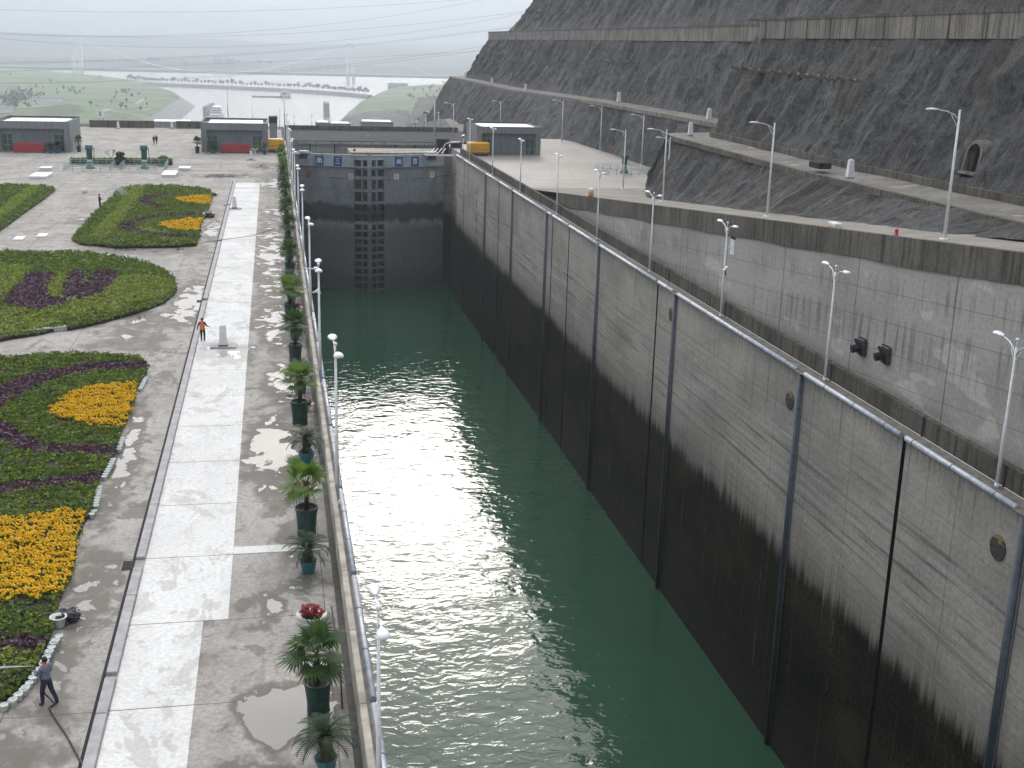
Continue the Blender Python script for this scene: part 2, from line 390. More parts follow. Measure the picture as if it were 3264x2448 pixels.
def make_lockwall():
    m, t = newmat('lock_wall_concrete'); p = t.pos(); X, Y, Z = t.sep(p)
    big = t.noise(t.sc(p, (.1, .10, .22)), 1., 5, .6, .3); fine = t.noise(p, 3.2, 7, .72)
    scr = t.noise(t.sc(p, (1, .045, 2.6)), 1., 6, .68, .15); scr2 = t.noise(t.sc(p, (1, .15, 7.)), 1., 4, .7, .1)
    drip = t.noise(t.sc(p, (1, 1.5, .055)), 1., 6, .62); drip2 = t.noise(t.sc(p, (1, 3.6, .12)), 1., 4, .6)
    col = t.mix(t.sm(big, .35, .66), (.375, .352, .315), (.262, .247, .222))
    scz = t.m('MULTIPLY', t.sm(Z, -1.5, -6.), t.sm(Z, -13.5, -9.))
    sc_ = t.m('ADD', t.m('MULTIPLY', scr, .65), t.m('MULTIPLY', scr2, .35))
    col = t.mix(t.m('MULTIPLY', scz, t.sm(sc_, .53, .66)), col, (.40, .41, .415))
    col = t.mix(t.m('MULTIPLY', scz, t.sm(sc_, .50, .36, 0, .75)), col, (.065, .064, .062))
    # rust-brown and dark runs below the top edge
    col = t.mix(t.m('MULTIPLY', t.sm(Z, -7., .5), t.sm(drip, .55, .72, 0, .75)), col, (.075, .066, .052))
    col = t.mix(t.m('MULTIPLY', t.sm(Z, -1.6, .3), t.sm(drip2, .40, .62, .2, .7)), col, (.055, .047, .036))
    # pours every 3 m, formwork boards, panel joints every 6 m
    fz = t.m('FRACT', t.m('MULTIPLY', t.m('ADD', Z, 60), 1/3.)); col = t.mix(t.sm(t.m('ABSOLUTE', t.m('SUBTRACT', fz, .5)), .490, .497, 0, .45), col, (.06, .056, .05))
    fb = t.m('FRACT', t.m('MULTIPLY', t.m('ADD', Z, 60), 1/.5)); col = t.mix(t.sm(t.m('ABSOLUTE', t.m('SUBTRACT', fb, .5)), .46, .495, 0, .18), col, (.06, .056, .05))
    fy = t.m('FRACT', t.m('MULTIPLY', t.m('ADD', Y, 600-.6), 1/6.)); col = t.mix(t.sm(t.m('ABSOLUTE', t.m('SUBTRACT', fy, .5)), .492, .496, 0, .5), col, (.05, .046, .04))
    col = t.mix(1., col, t.sm(fine, .2, .8, .72, 1.25), 'MULTIPLY')
    # wet algae band below the working water level
    edge = t.m('ADD', Z, t.m('ADD', t.m('MULTIPLY', drip, 3.4), t.m('ADD', t.m('MULTIPLY', big, 2.), t.m('MULTIPLY', drip2, 1.6))))
    al = t.sm(edge, -9.0, -10.7); pre = t.sm(edge, -6.0, -9.8, 0, .5)
    col = t.mix(pre, col, (.075, .074, .070))
    alc = t.mix(t.sm(t.m('ADD', t.m('MULTIPLY', fine, .6), t.m('MULTIPLY', big, .4)), .40, .64), (.004, .004, .003), (.045, .037, .025))
    alc = t.mix(t.sm(drip, .55, .68, 0, .7), alc, (.055, .042, .026))
    alc = t.mix(t.m('MULTIPLY', t.sm(drip2, .66, .78), t.sm(scr, .45, .6)), alc, (.085, .082, .066))
    alc = t.mix(t.m('MULTIPLY', t.sm(Z, -21, -27.5), .55), alc, (.034, .030, .026))
    lk = t.m('MULTIPLY', t.sm(t.m('ABSOLUTE', t.m('SUBTRACT', fy, .5)), .487, .494), t.sm(t.noise(t.sc(p, (1, .12, .35)), 1., 5, .7), .50, .62)); alc = t.mix(t.m('MULTIPLY', lk, .8), alc, (.16, .15, .125))
    pl = t.m('MULTIPLY', t.sm(t.noise(t.sc(p, (1, .9, .45)), 1., 7, .75), .64, .70), t.sm(t.noise(t.sc(p, (1, .06, .10)), 1., 3), .50, .60)); alc = t.mix(pl, alc, (.10, .092, .078))
    col = t.mix(al, col, alc)
    t.out(t.pbr(col, t.sm(al, 0, 1, .85, .55), t.bump(t.m('ADD', fine, t.m('MULTIPLY', drip2, .6)), .6, .03), spec=t.sm(al, 0, 1, .35, .12))); return m
M['lockwall'] = make_lockwall()

def make_retwall():
    m, t = newmat('retaining_wall_concrete'); p = t.pos(); X, Y, Z = t.sep(p); u, v, _ = t.sep(t.uv())   # v: metres below the coping
    big = t.noise(t.sc(p, (.1, .09, .16)), 1., 5, .6, .3); fine = t.noise(p, 3.5, 7, .72); drip = t.noise(t.sc(p, (1, 1.9, .10)), 1., 6, .62); d2 = t.noise(t.sc(p, (1, 5., .3)), 1., 4, .6)
    col = t.mix(t.sm(big, .36, .64), (.395, .382, .352), (.31, .30, .277))
    pt = t.noise(t.sc(p, (.1, .12, .35)), 1.7, 2, .4); col = t.mix(t.m('MULTIPLY', t.sm(pt, .62, .66), .6), col, (.52, .51, .48))
    streakz = t.m('ADD', t.m('MULTIPLY', t.sm(v, 3.2, 2.2), t.sm(v, .4, 1.9)), t.m('MULTIPLY', t.sm(v, 7.5, 5.), t.sm(v, 3.4, 4.1)))
    col = t.mix(t.m('MULTIPLY', streakz, t.m('MULTIPLY', t.sm(drip, .49, .64, 0, .6), t.sm(big, .3, .5))), col, (.085, .082, .074))
    col = t.mix(t.sm(d2, .62, .75, 0, .35), col, (.12, .115, .10))
    for s_, lo, hi, a, wv in ((1.9, .478, .49, .55, v), (.48, .44, .49, .2, Z)):
        fz = t.m('FRACT', t.m('MULTIPLY', t.m('ADD', wv, 60.55), 1/s_)); col = t.mix(t.m('MULTIPLY', t.sm(t.m('ABSOLUTE', t.m('SUBTRACT', fz, .5)), lo, hi, 0, a), t.sm(fine, .35, .6, .35, 1)), col, (.09, .085, .075))
    fy = t.m('FRACT', t.m('MULTIPLY', t.m('ADD', Y, 600-2.), 1/12.)); col = t.mix(t.sm(t.m('ABSOLUTE', t.m('SUBTRACT', fy, .5)), .494, .497, 0, .75), col, (.05, .046, .04))
    fy = t.m('FRACT', t.m('MULTIPLY', t.m('ADD', Y, 600), 1/3.)); col = t.mix(t.sm(t.m('ABSOLUTE', t.m('SUBTRACT', fy, .5)), .488, .496, 0, .2), col, (.08, .075, .065))
    col = t.mix(1., col, t.sm(fine, .2, .8, .76, 1.2), 'MULTIPLY')
    t.out(t.pbr(col, .85, t.bump(fine, .5, .02))); return m
M['retwall'] = make_retwall()

def make_cap(name, c1, c2, dirt):
    m, t = newmat(name); p = t.pos(); fine = t.noise(p, 4., 7, .7); dr = t.noise(t.sc(p, (2.2, 2.2, .14)), 1., 6, .65); big = t.noise(p, .25, 4)
    col = t.mix(t.sm(big, .35, .65), c1, c2); col = t.mix(t.sm(dr, .44, .66, 0, .85), col, dirt); col = t.mix(1., col, t.sm(fine, .2, .8, .7, 1.25), 'MULTIPLY')
    t.out(t.pbr(col, .9, t.bump(fine, .5, .02), spec=.15)); return m
M['parapet'] = make_cap('parapet_concrete', (.125, .115, .10), (.085, .078, .066), (.04, .037, .030))
M['capband'] = make_cap('stained_coping_band', (.165, .152, .132), (.115, .106, .092), (.055, .05, .042))
M['bermwall'] = make_cap('streaked_berm_wall', (.27, .25, .22), (.19, .178, .16), (.085, .078, .066))

def make_rock():
    m, t = newmat('shotcrete_rock'); p = t.pos(); u, v, _ = t.sep(t.uv()); U = t.uv()
    st = t.noise(t.sc(U, (.55, .07, 1)), 1., 7, .68, .35); st2 = t.noise(t.sc(U, (2.2, .22, 1)), 1., 5, .65, .3)
    fine = t.noise(p, 1.9, 8, .75); big = t.noise(p, .05, 5, .6, .4)
    col = t.mix(t.sm(big, .36, .64), (.088, .089, .090), (.046, .044, .041))
    col = t.mix(t.sm(st, .55, .75, 0, .8), col, (.20, .20, .197)); col = t.mix(t.sm(st2, .62, .76, 0, .75), col, (.27, .265, .25))
    col = t.mix(t.sm(st, .44, .28, 0, .7), col, (.035, .033, .030))
    br = t.noise(p, .11, 3); col = t.mix(t.sm(br, .55, .7, 0, .4), col, (.085, .07, .052))
    cr = t.noise(t.sc(U, (.9, .30, 1)), 1., 9, .8, 1.2); col = t.mix(t.sm(cr, .47, .40, 0, .8), col, (.016, .015, .013)); bl = t.noise(p, .34, 7, .72, .8); col = t.mix(t.sm(bl, .54, .62, 0, .6), col, (.125, .125, .122)); col = t.mix(t.sm(bl, .42, .36, 0, .6), col, (.03, .028, .025)); col = t.mix(t.m('MULTIPLY', t.sm(br, .60, .66), t.sm(fine, .5, .6, 0, .6)), col, (.04, .05, .022))
    wl = t.noise(t.sc(U, (3.2, .16, 1)), 1., 4, .6, .2); col = t.mix(t.m('MULTIPLY', t.sm(wl, .66, .72), t.sm(big, .45, .6)), col, (.30, .30, .29))
    col = t.mix(1., col, t.sm(fine, .25, .75, .42, 1.6), 'MULTIPLY')
    h = t.m('ADD', t.m('MULTIPLY', st2, .8), t.m('MULTIPLY', fine, 1.5))
    t.out(t.pbr(col, .85, t.bump(h, 1., .30))); return m
M['rock'] = make_rock()

def make_track(name, c1, c2, edge):
    m, t = newmat(name); p = t.pos(); big = t.noise(p, .22, 6, .65, .5); fine = t.noise(p, 3., 6, .7)
    col = t.mix(t.sm(big, .38, .62), c1, c2); col = t.mix(t.sm(big, .60, .68, 0, .8), col, edge); col = t.mix(1., col, t.sm(fine, .2, .8, .75, 1.2), 'MULTIPLY')
    t.out(t.pbr(col, .9, t.bump(fine, .5, .03))); return m
M['ramp'] = make_track('ramp_surface', (.27, .245, .21), (.215, .195, .168), (.125, .112, .096))
M['berm'] = make_track('berm_surface', (.20, .185, .162), (.125, .116, .102), (.31, .30, .285))

def make_water():
    m, t = newmat('lock_water'); p = t.pos()
    n1 = t.noise(t.sc(p, (.8, 1.15, 1)), .85, 2.5, .45, .6); n2 = t.noise(p, .22, 2, .5); n3 = t.noise(p, 2.6, 2, .5)
    h = t.m('ADD', t.m('ADD', n1, t.m('MULTIPLY', n2, 2.2)), t.m('MULTIPLY', n3, .10))
    big = t.noise(p, .03, 3)
    col = t.mix(big, (.027, .076, .045), (.032, .086, .053))
    t.out(t.pbr(col, .03, t.bump(h, 1., .072), ior=1.33)); return m
M['water'] = make_water()
def make_river():
    m, t = newmat('river_water'); p = t.pos(); n1 = t.noise(t.sc(p, (.02, .1, 1)), 1., 4, .6)
    t.out(t.pbr((.16, .15, .12), .22, t.bump(n1, .3, .6), ior=1.33)); return m
M['river'] = make_river()
def make_land():
    m, t = newmat('grass_land'); p = t.pos(); X, Y, Z = t.sep(p)
    a = t.noise(p, .011, 6, .62, .6); b = t.noise(p, .05, 6, .7); c = t.noise(p, .0045, 3)
    col = t.mix(t.sm(a, .42, .60), (.115, .16, .045), (.055, .085, .03)); col = t.mix(t.sm(b, .60, .68, 0, .7), col, (.03, .045, .022))
    col = t.mix(t.sm(c, .60, .68, 0, .7), col, (.20, .17, .12))
    t.out(t.pbr(col, .95)); return m
M['land'] = make_land()
M['bank'] = plain('bank_revetment', (.20, .195, .19), .9, 0, .2, .05)
M['earth'] = plain('bare_earth_slope', (.085, .075, .062), .95, 0, .45, .06)
def make_mtn():
    m, t = newmat('wooded_mountain'); p = t.pos(); a = t.noise(p, .0025, 6, .65)
    t.out(t.pbr(t.mix(t.sm(a, .4, .6), (.03, .045, .03), (.07, .085, .055)), .95)); return m
M['mtn'] = make_mtn()
def make_gate():
    m, t = newmat('gate_steel'); p = t.pos(); X, Y, Z = t.sep(p)
    fine = t.noise(p, 1.6, 7, .72); big = t.noise(t.sc(p, (.35, .35, .12)), 1., 6, .65, .3); dr = t.noise(t.sc(p, (1.4, 1.4, .1)), 1., 5, .6)
    col = t.mix(t.sm(Z, -3.7, -3.4), (.235, .268, .295), (.38, .44, .50))
    col = t.mix(t.sm(big, .42, .7, 0, .6), col, (.085, .092, .095))
    z_ = t.m('ADD', Z, t.m('ADD', t.m('MULTIPLY', big, 3.2), t.m('MULTIPLY', dr, 1.4)))
    col = t.mix(t.sm(z_, -12.6, -14.6, 0, 1), col, (.135, .148, .148))
    band = t.m('MULTIPLY', t.sm(z_, -8.2, -9.2), t.sm(z_, -12.8, -11.6))
    col = t.mix(t.m('MULTIPLY', band, .85), col, (.010, .010, .010))
    col = t.mix(t.sm(Z, -22, -28.5, 0, .5), col, (.05, .06, .055))
    col = t.mix(1., col, t.sm(fine, .2, .8, .72, 1.25), 'MULTIPLY')
    t.out(t.pbr(col, .6, t.bump(fine, .3, .02))); return m
M['gate'] = make_gate()
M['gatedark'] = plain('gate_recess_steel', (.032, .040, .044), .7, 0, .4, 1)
M['gateledge'] = plain('gate_ledge_steel', (.17, .205, .225), .5, .1, .2, 1)
M['girder'] = make_cap('girder_concrete', (.36, .375, .375), (.30, .31, .31), (.19, .195, .19))
M['girderdark'] = make_cap('girder_dark_top', (.055, .058, .06), (.04, .042, .045), (.028, .029, .03))
M['plaster'] = make_cap('grey_building_cladding', (.255, .275, .295), (.22, .24, .26), (.19, .20, .21))
M['plaster_in'] = make_cap('grey_porch_panel', (.215, .245, .27), (.19, .22, .245), (.16, .18, .20))
M['rooftrim'] = plain('dark_roof_trim', (.05, .035, .035), .7)

# ================================================================== SETTING
# ---- left plaza
mb = MB(); mb.quad((-170, 4, 0), (1.93, 4, 0), (1.93, 301, 0), (-170, 301, 0)); structure('plaza_ground', mb, M['plaza'])
mb = MB(); mb.quad((1.93, 4, .006), (2.17, 4, .006), (2.17, 264, .006), (1.93, 264, .006)); structure('drain_channel', mb, M['gutter'])
ys = [4] + [42.6+6.05*k for k in range(-6, 26)]
mb = MB()
for a, b in zip(ys, ys[1:]):
    if b > 192: break
    xr = -3.0 if b <= 42.7 else -2.1
    k = 1 if b > 45 else 1
    mb.quad((-5.62, a+.025, .005), (xr, a+.025, .005), (xr, b-.025, .005), (-5.62, b-.025, .005))
structure('painted_walkway', mb, M['strip'])
mb = MB(); y = 6.
gaps = [(47.6, 48.6), (100.6, 101.6), (131.5, 132.2), (161., 162.), (38.6, 38.9)]
cuts = sorted([6.] + [v for g in gaps for v in g] + [192.])
for a, b in zip(cuts[::2], cuts[1::2]):
    q = a
    while q < b-.05:
        e = min(q+6.05, b); mb.bbox((-6.02, q+.02, 0), (-5.66, e-.02, .13), .02); q = e
structure('walkway_kerb', mb, M['kerb'])
mb = MB()
for a, b in gaps[:4]: mb.box((-6.5, a, .004), (-6.03, b-.1, .02))
mb.quad((-6.16, 6, .005), (-6.03, 6, .005), (-6.03, 190, .005), (-6.16, 190, .005))  # long dark strip paints the shadow line beside the raised kerb
structure('inlet_and_kerb_shadow', mb, M['dark'])
mb = MB()
for a in (48.7,): mb.quad((-2.09, a, .006), (1.9, a, .006), (1.9, a+.75, .006), (-2.09, a+.75, .006))
structure('pale_paving_band', mb, M['strip'])

# ---- right side surfaces
def zr(y_): return max(0., 1.75-.0906*(y_-162)) if y_ < 182 else 0.
mb = MB(); mb.quad((36.3, -10, 0), (38, -10, 0), (38, 161.5, 0), (36.3, 161.5, 0)); structure('walkway_ground', mb, M['ledge'])
mb = MB(); mb.poly([(36.35, 161.5, .0), (80, 161.5, .0), (80, 282, .0), (36.35, 282, .0)]); structure('apron_ground', mb, M['apron'])
FOOT = [(43, 15), (43, 60), (43, 108), (44.5, 143), (50, 164), (56.7, 183)]
def foot_x(y_):
    for (xa, ya), (xb, yb) in zip(FOOT, FOOT[1:]):
        if ya <= y_ <= yb: return xa+(xb-xa)*(y_-ya)/(yb-ya)
    return FOOT[-1][0]
mb = MB(); rows = []
for k in range(85):
    y_ = 15+k*2.; f = foot_x(y_)+1.9
    rows.append([(38.05+(f-38.05)*i/4, y_, zr(y_)+.004) for i in range(5)])
mb.grid(rows); structure('ramp_road', mb, M['ramp'])
mb = MB()
for q in ([z3(790, 1160), z3(795, 1220), z3(830, 1290)], [z3(905, 1070), z3(915, 1200), z3(940, 1250), z3(1010, 1327)], [z3(1040, 1170), z3(1045, 1230), z3(1100, 1290), z3(1150, 1325)]):
    p_ = [P(*a, z=.006) for a in q]
    for a, b in zip(p_, p_[1:]):
        n = Vector((-(b-a).y, (b-a).x, 0)).normalized()*.07; mb.quad(a-n, a+n, b+n, b-n)
structure('road_marking', mb, M['ymark'])

# ---- lock water
mb = MB(); mb.quad((2.6, -40, -28.5), (37.4, -40, -28.5), (37.4, 262, -28.5), (2.6, 262, -28.5)); structure('lock_water', mb, M['water'])

# ---- rock slopes: lofts between measured benches
def loft(name, A, B, step=.75, amp=.55, dents=()):
    A = [Vector(p) for p in A]; B = [Vector(p) for p in B]
    cols_a, cols_b, us = [], [], []; u = 0.
    for i in range(len(A)-1):
        L = max((A[i+1]-A[i]).length, (B[i+1]-B[i]).length); n = max(1, int(L/step))
        for k in range(n):
            f = k/n; cols_a.append(A[i].lerp(A[i+1], f)); cols_b.append(B[i].lerp(B[i+1], f)); us.append(u+L*f)
        u += L
    cols_a.append(A[-1]); cols_b.append(B[-1]); us.append(u)
    H = max((b-a).length for a, b in zip(cols_a, cols_b)); nv = max(2, int(H/step))
    n = len(us); vs = []; uvs = []
    for i in range(n):
        a, b = cols_a[i], cols_b[i]; t = cols_a[min(i+1, n-1)]-cols_a[max(i-1, 0)]
        nrm = t.cross(b-a).normalized()
        if nrm.x > .2 and abs(nrm.y) < .9: nrm = -nrm
        h = (b-a).length
        for k in range(nv+1):
            f = k/nv; p = a.lerp(b, f); s_ = us[i]; v_ = h*f
            g = noise.noise(Vector((s_*.42, v_*.055, 3.1)))*1.0 + noise.noise(Vector((s_*1.3, v_*.18, 8.2)))*.45
            g += noise.noise(Vector((s_*.09, v_*.07, 1.7)))*1.6 + noise.noise(Vector((p.y*.8, p.z*.8, p.x*.8)))*.4 - abs(noise.noise(Vector((s_*.7, v_*.12, 5.5))))*.7 + noise.noise(Vector((s_*.33, v_*.30, 12.5)))*.8 - abs(noise.noise(Vector((s_*.55, v_*.5, 15.5))))*.5
            e = min(1., .25+4*min(f, 1-f)); d = g*amp*e
            for cy, cz, hw, hh, dp in dents:
                if abs(p.y-cy) < hw and -hh <= p.z-cz and (p.z-cz < hh*.3 or math.hypot((p.y-cy)/hw, (p.z-cz-hh*.3)/(hh*.7)) < 1): d -= dp
            vs.append(p+nrm*d); uvs.append((s_, v_))
    m_ = MB(); fs = [(i*(nv+1)+k, (i+1)*(nv+1)+k, (i+1)*(nv+1)+k+1, i*(nv+1)+k+1) for i in range(n-1) for k in range(nv)]
    m_.add(vs, fs, 0, True); m_.uvs = uvs
    return tag(m_.build(name, M['rock']), None, None, None, 'structure')
F1 = [(43, 15, zr(15)), (43, 60, zr(60)), (43, 108, zr(108)), (44.5, 143, zr(143)), (56.7, 183, -.1), (76, 192, -.1)]
B1 = [(47, 15, 15.4), (46.8, 62, 10.9), (47.3, 105, 10.6), (47.4, 143, 10.8), (48.2, 147.5, 10.9), (76, 160, 10.9)]
loft('rock_slope', F1, B1, .6, .42)
BB = [(52, 15, 15.6), (52, 62, 11.2), (52, 105, 11.0), (52, 141, 11.1), (53.5, 147, 11.1), (79, 160, 11.1)]
T1 = [(58, 15, 22.8), (58, 62, 22.8), (58, 105, 22.8), (58, 143.5, 22.9), (60, 150, 22.9), (84, 163, 22.9)]
loft('rock_slope', BB, T1, .42, .62, dents=((86.9, 13.5, 1.0, 1.2, 1.5),))
loft('rock_slope', [(61.5, 15, 24.7), (61.5, 140, 24.7), (63, 150, 24.7), (90, 165, 24.7)], [(72, 15, 50), (72, 138, 50), (75, 150, 50), (98, 166, 50)], .9, .8)
FF = [(67.7, 140, 0), (67.7, 200, 0), (67.7, 252, 0), (67.3, 275, -.2), (63, 292, -2), (62, 390, -9), (62, 528, -14), (78, 560, -14)]
FB = [(70.5, 140, 9.6), (70.5, 200, 9.5), (70.7, 255, 9.3), (71, 275, 9.1), (71, 295, 8.8), (71, 372, 7.7), (71, 503, 7.9), (86, 530, 7.9)]
loft('rock_slope', FF, FB, .8, .5)
GB = [(75, 140, 9.9), (75, 205, 9.8), (75, 264, 9.5), (75, 362, 8.4), (75, 490, 8.1), (92, 520, 8.1)]
GT = [(80, 140, 22.8), (80, 205, 22.8), (80, 264, 23.0), (80, 350, 23.2), (80, 463, 23.4), (98, 492, 23.4)]
loft('rock_slope', GB, GT, .8, .75)
loft('rock_slope', [(83.5, 140, 25), (83.5, 260, 25.1), (83.5, 447, 25.4), (100, 470, 25.4)], [(95, 140, 52), (95, 260, 52), (95, 395, 52), (112, 420, 52)], 1.1, .9)
def bench(name, A, B, m):
    m_ = MB(); rows = []
    for (a, b), (a2, b2) in zip(zip(A, B), zip(A[1:], B[1:])):
        L = max(2, int((Vector(a2)-Vector(a)).length/3))
        for k in range(L):
            pa = Vector(a).lerp(Vector(a2), k/L); pb = Vector(b).lerp(Vector(b2), k/L)
            rows.append([pa.lerp(pb, j/4)+Vector((0, 0, .10*noise.noise(pa.lerp(pb, j/4)*.6))) for j in range(5)])
    rows.append([Vector(A[-1]).lerp(Vector(B[-1]), j/4) for j in range(5)])
    m_.grid(rows); return structure(name, m_, m)
bench('berm_path', [(x-.15, y, z) for x, y, z in B1], [(x+.5, y, z) for x, y, z in BB], M['berm'])
bench('berm_path', [(x-.2, y, z) for x, y, z in FB[:8]], [(75.5, 140, 9.9), (75.5, 200, 9.8), (75.5, 258, 9.6), (75.5, 278, 9.5), (75.5, 295, 9.3), (75.5, 372, 8.4), (75.5, 495, 8.1), (92, 520, 8.1)], M['berm'])
mb = MB(); mb.quad((57.8, 15, 24.75), (62.5, 15, 24.75), (62.5, 152, 24.75), (57.8, 152, 24.75)); mb.quad((79.8, 140, 25.15), (85, 140, 25.15), (85, 463, 25.35), (79.8, 463, 25.35)); structure('berm_path', mb, M['berm'])
# edge beams along the fronts of the benches
mb = MB()
for a, b in zip(B1[:4], B1[1:4]): mb.bar((a[0]-.1, a[1], a[2]-.18), (b[0]-.1, b[1], b[2]-.18), .5, .55)
for a, b in zip(BB[:3], BB[1:4]): mb.bar((a[0]-.55, a[1], a[2]+.22), (b[0]-.55, b[1], b[2]+.22), .25, .6)
tag(mb.build('kerb_beam', M['capband']), 'weathered concrete edge beam along the lower bench of the near rock slope', 'kerb')
mb = MB()
for a, b in zip(FB[:6], FB[1:7]): mb.bar((a[0]-.1, a[1], a[2]-.2), (b[0]-.1, b[1], b[2]-.2), .6, .7+.15*random.random())
tag(mb.build('kerb_beam', M['bermwall']), 'streaked concrete edge beam along the bench of the far rock slope', 'kerb')
# upper walls
t = thing('berm_wall', 'streaked pale concrete wall high on the near rock slope at upper right', 'retaining wall', (58, 80, 22.7))
mb = MB(); mb.box((57.75, 15, 22.5), (58.3, 144, 24.55)); mb.build('wall_face', M['bermwall'], t, True)
mb = MB(); mb.box((57.65, 15, 24.553), (58.35, 144.1, 24.85)); mb.build('coping', M['capband'], t, True)
mb = MB()
for k in range(22): mb.box((57.69, 18+k*5.9, 22.5), (57.748, 18.12+k*5.9, 24.55))
mb.build('joint', M['parapet'], t, True)
t = thing('berm_wall', 'long streaked concrete wall on the far rock slope under the top rock face', 'retaining wall', (80, 300, 23))
mb = MB(); mb.box((79.6, 140, 22.6), (80.2, 463.5, 25.05)); mb.build('wall_face', M['bermwall'], t, True)
mb = MB(); mb.box((79.5, 140, 25.053), (80.3, 463.7, 25.4)); mb.build('coping', M['capband'], t, True)

# ================================================================== LOCK WALLS
TUBE_Y = [48.6, 74.6, 101.7, 128.5, 155.2, 179.0, 203.0]
SLOT_Y = [60.5, 107.2, 142.9, 152.0, 190.6, 227.3]
def notch_wall(sx, x, y0, y1, slots, w_=.42, dp=.5):
    m_ = MB(); q = y0
    for s_ in slots+[None]:
        e = s_-w_/2 if s_ else y1
        m_.quad((x, q, -31), (x, e, -31), (x, e, 0), (x, q, 0), 0)
        if s_:
            b = x+sx*dp
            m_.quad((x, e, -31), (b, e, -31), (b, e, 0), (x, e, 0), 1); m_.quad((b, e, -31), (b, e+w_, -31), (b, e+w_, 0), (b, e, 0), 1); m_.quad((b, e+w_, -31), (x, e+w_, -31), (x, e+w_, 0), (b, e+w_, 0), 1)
            q = e+w_
    m_.quad((x, y1, -31), (x+sx*2.5, y1, -31), (x+sx*2.5, y1, 0), (x, y1, 0), 0)
    return m_
t = thing('lock_wall', 'tall grey concrete lock chamber wall with black wet lower half', 'lock wall', (35, 120, 0))
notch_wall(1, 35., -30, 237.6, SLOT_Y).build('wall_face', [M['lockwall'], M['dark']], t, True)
mb = MB(); mb.quad((35, -30, .0), (36.05, -30, .0), (36.05, 237.6, .0), (35, 237.6, .0)); mb.build('ledge', M['ledge'], t, True)
mb = MB(); cuts = [-30] + sorted([v for v in SLOT_Y] + [v+.6 for v in (52.3, 72.5, 92.4, 112.3, 132.4, 152.9, 177.2, 200.7, 225.2)] + [84., 119., 165., 213.]) + [240.]
for a, b in zip(cuts, cuts[1:]):
    if b-a > .3: mb.bbox((36.05, a+.03, 0), (36.42, b-.03, 1.2), .035)
mb.build('parapet', M['parapet'], t, True)
mb = MB()
for s_ in SLOT_Y[:]+[52.3, 72.5, 92.4, 112.3]: mb.box((36.02, s_-.05, .0), (36.055, s_+.12, 1.16))
mb.build('parapet_joint', M['dark'], t, True)
# recess behind the gate on the right
mb = MB(); mb.quad((36.4, 237.6, -31), (36.4, 264, -31), (36.4, 264, -1.5), (36.4, 237.6, -1.5)); mb.quad((34.2, 254, -31), (36.5, 254, -31), (36.5, 254, -1.5), (34.2, 254, -1.5)); mb.build('gate_recess', M['lockwall'], t, True)
mb = MB(); mb.box((36.4, 237.6, -1.5), (38.4, 264, -.02)); mb.build('recess_beam', M['girder'], t, True)
t = thing('lock_wall', 'near edge of the left lock chamber wall under the pipe rail', 'lock wall', (2.65, 120, 0))
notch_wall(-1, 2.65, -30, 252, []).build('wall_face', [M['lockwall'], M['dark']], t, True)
mb = MB(); mb.quad((2.17, 4, .1), (2.65, 4, .1), (2.65, 252, .1), (2.17, 252, .1)); mb.quad((2.65, 4, 0), (2.65, 252, 0), (2.65, 252, .1), (2.65, 4, .1)); mb.build('ledge', M['ledge'], t, True)
mb = MB()
for k in range(50): mb.bbox((2.19, 4+5*k+.015, 0), (2.43, 9+5*k-.015, 1.1), .025)
mb.build('parapet', M['coping'], t, True)

t = thing('edge_pipe', 'thick grey pipe rail along the top edge of the right lock wall', 'pipe rail', (34.92, 120, .05))
brk = sorted([(y-.55, y+.75) for y in TUBE_Y] + [(y-.3, y+.3) for y in SLOT_Y])
q = 20.
for a, b in brk+[(237., 238.)]:
    if a-q > .5:
        mb = MB(); mb.tube([(34.93, q, .05), (34.93, a, .05)], .175, 12); mb.build('pipe_segment', M['pipe'], t, True)
        c = q+1.8
        while c < a-.5:
            mb = MB(); mb.tube([(34.93, c, .05), (34.93, c+.07, .05)], .186, 12); c += 4.1; mb.build('collar', M['pipe_dark'], t, True)
    q = b
t = thing('edge_pipe', 'grey pipe rail along the water edge below the left parapet', 'pipe rail', (2.74, 120, .0))
for k in range(24):
    mb = MB(); mb.tube([(2.76, 6+10*k, .02), (2.76, 15.6+10*k, .02)], .15, 10); mb.build('pipe_segment', M['pipe'], t, True)
    for c in (3.3, 6.6): mb = MB(); mb.tube([(2.76, 6+10*k+c, .02), (2.76, 6.06+10*k+c, .02)], .158, 10); mb.build('collar', M['pipe_dark'], t, True)

for i, y in enumerate(TUBE_Y):
    t = thing('bollard_guide', f'dark steel mooring guide tube running down the lock wall, {ORD[i]} from the right edge', 'guide tube', (34.95, y, 0), 0, 'guide tubes down the right lock wall')
    mb = MB(); mb.tube([(0, 0, -31), (0, 0, -.02)], .27, 14); mb.build('tube', M['tube'], t)
    mb = MB(); mb.tube([(.0, -.31, -31), (.0, -.31, -.1)], .05, 6); mb.tube([(.0, .31, -31), (.0, .31, -.1)], .05, 6); mb.build('side_rail', M['pipe_dark'], t)
    mb = MB(); mb.box((-.32, -.5, .02), (.06, .7, .06)); mb.build('cap_plate', M['ledge'], t)
def make_disc():
    m, tt = newmat('worn_plaque'); p = tt.obj(); X, Y, Z = tt.sep(p)
    n_ = tt.noise(tt.sc(p, (1, .6, 3)), 2.2, 5, .7)
    c = tt.mix(tt.sm(Z, .05, .35), (.05, .045, .042), (.28, .20, .09)); c = tt.mix(tt.sm(n_, .46, .54), (.035, .032, .03), c)
    tt.out(tt.pbr(c, .8)); return m
M['disc'] = make_disc()
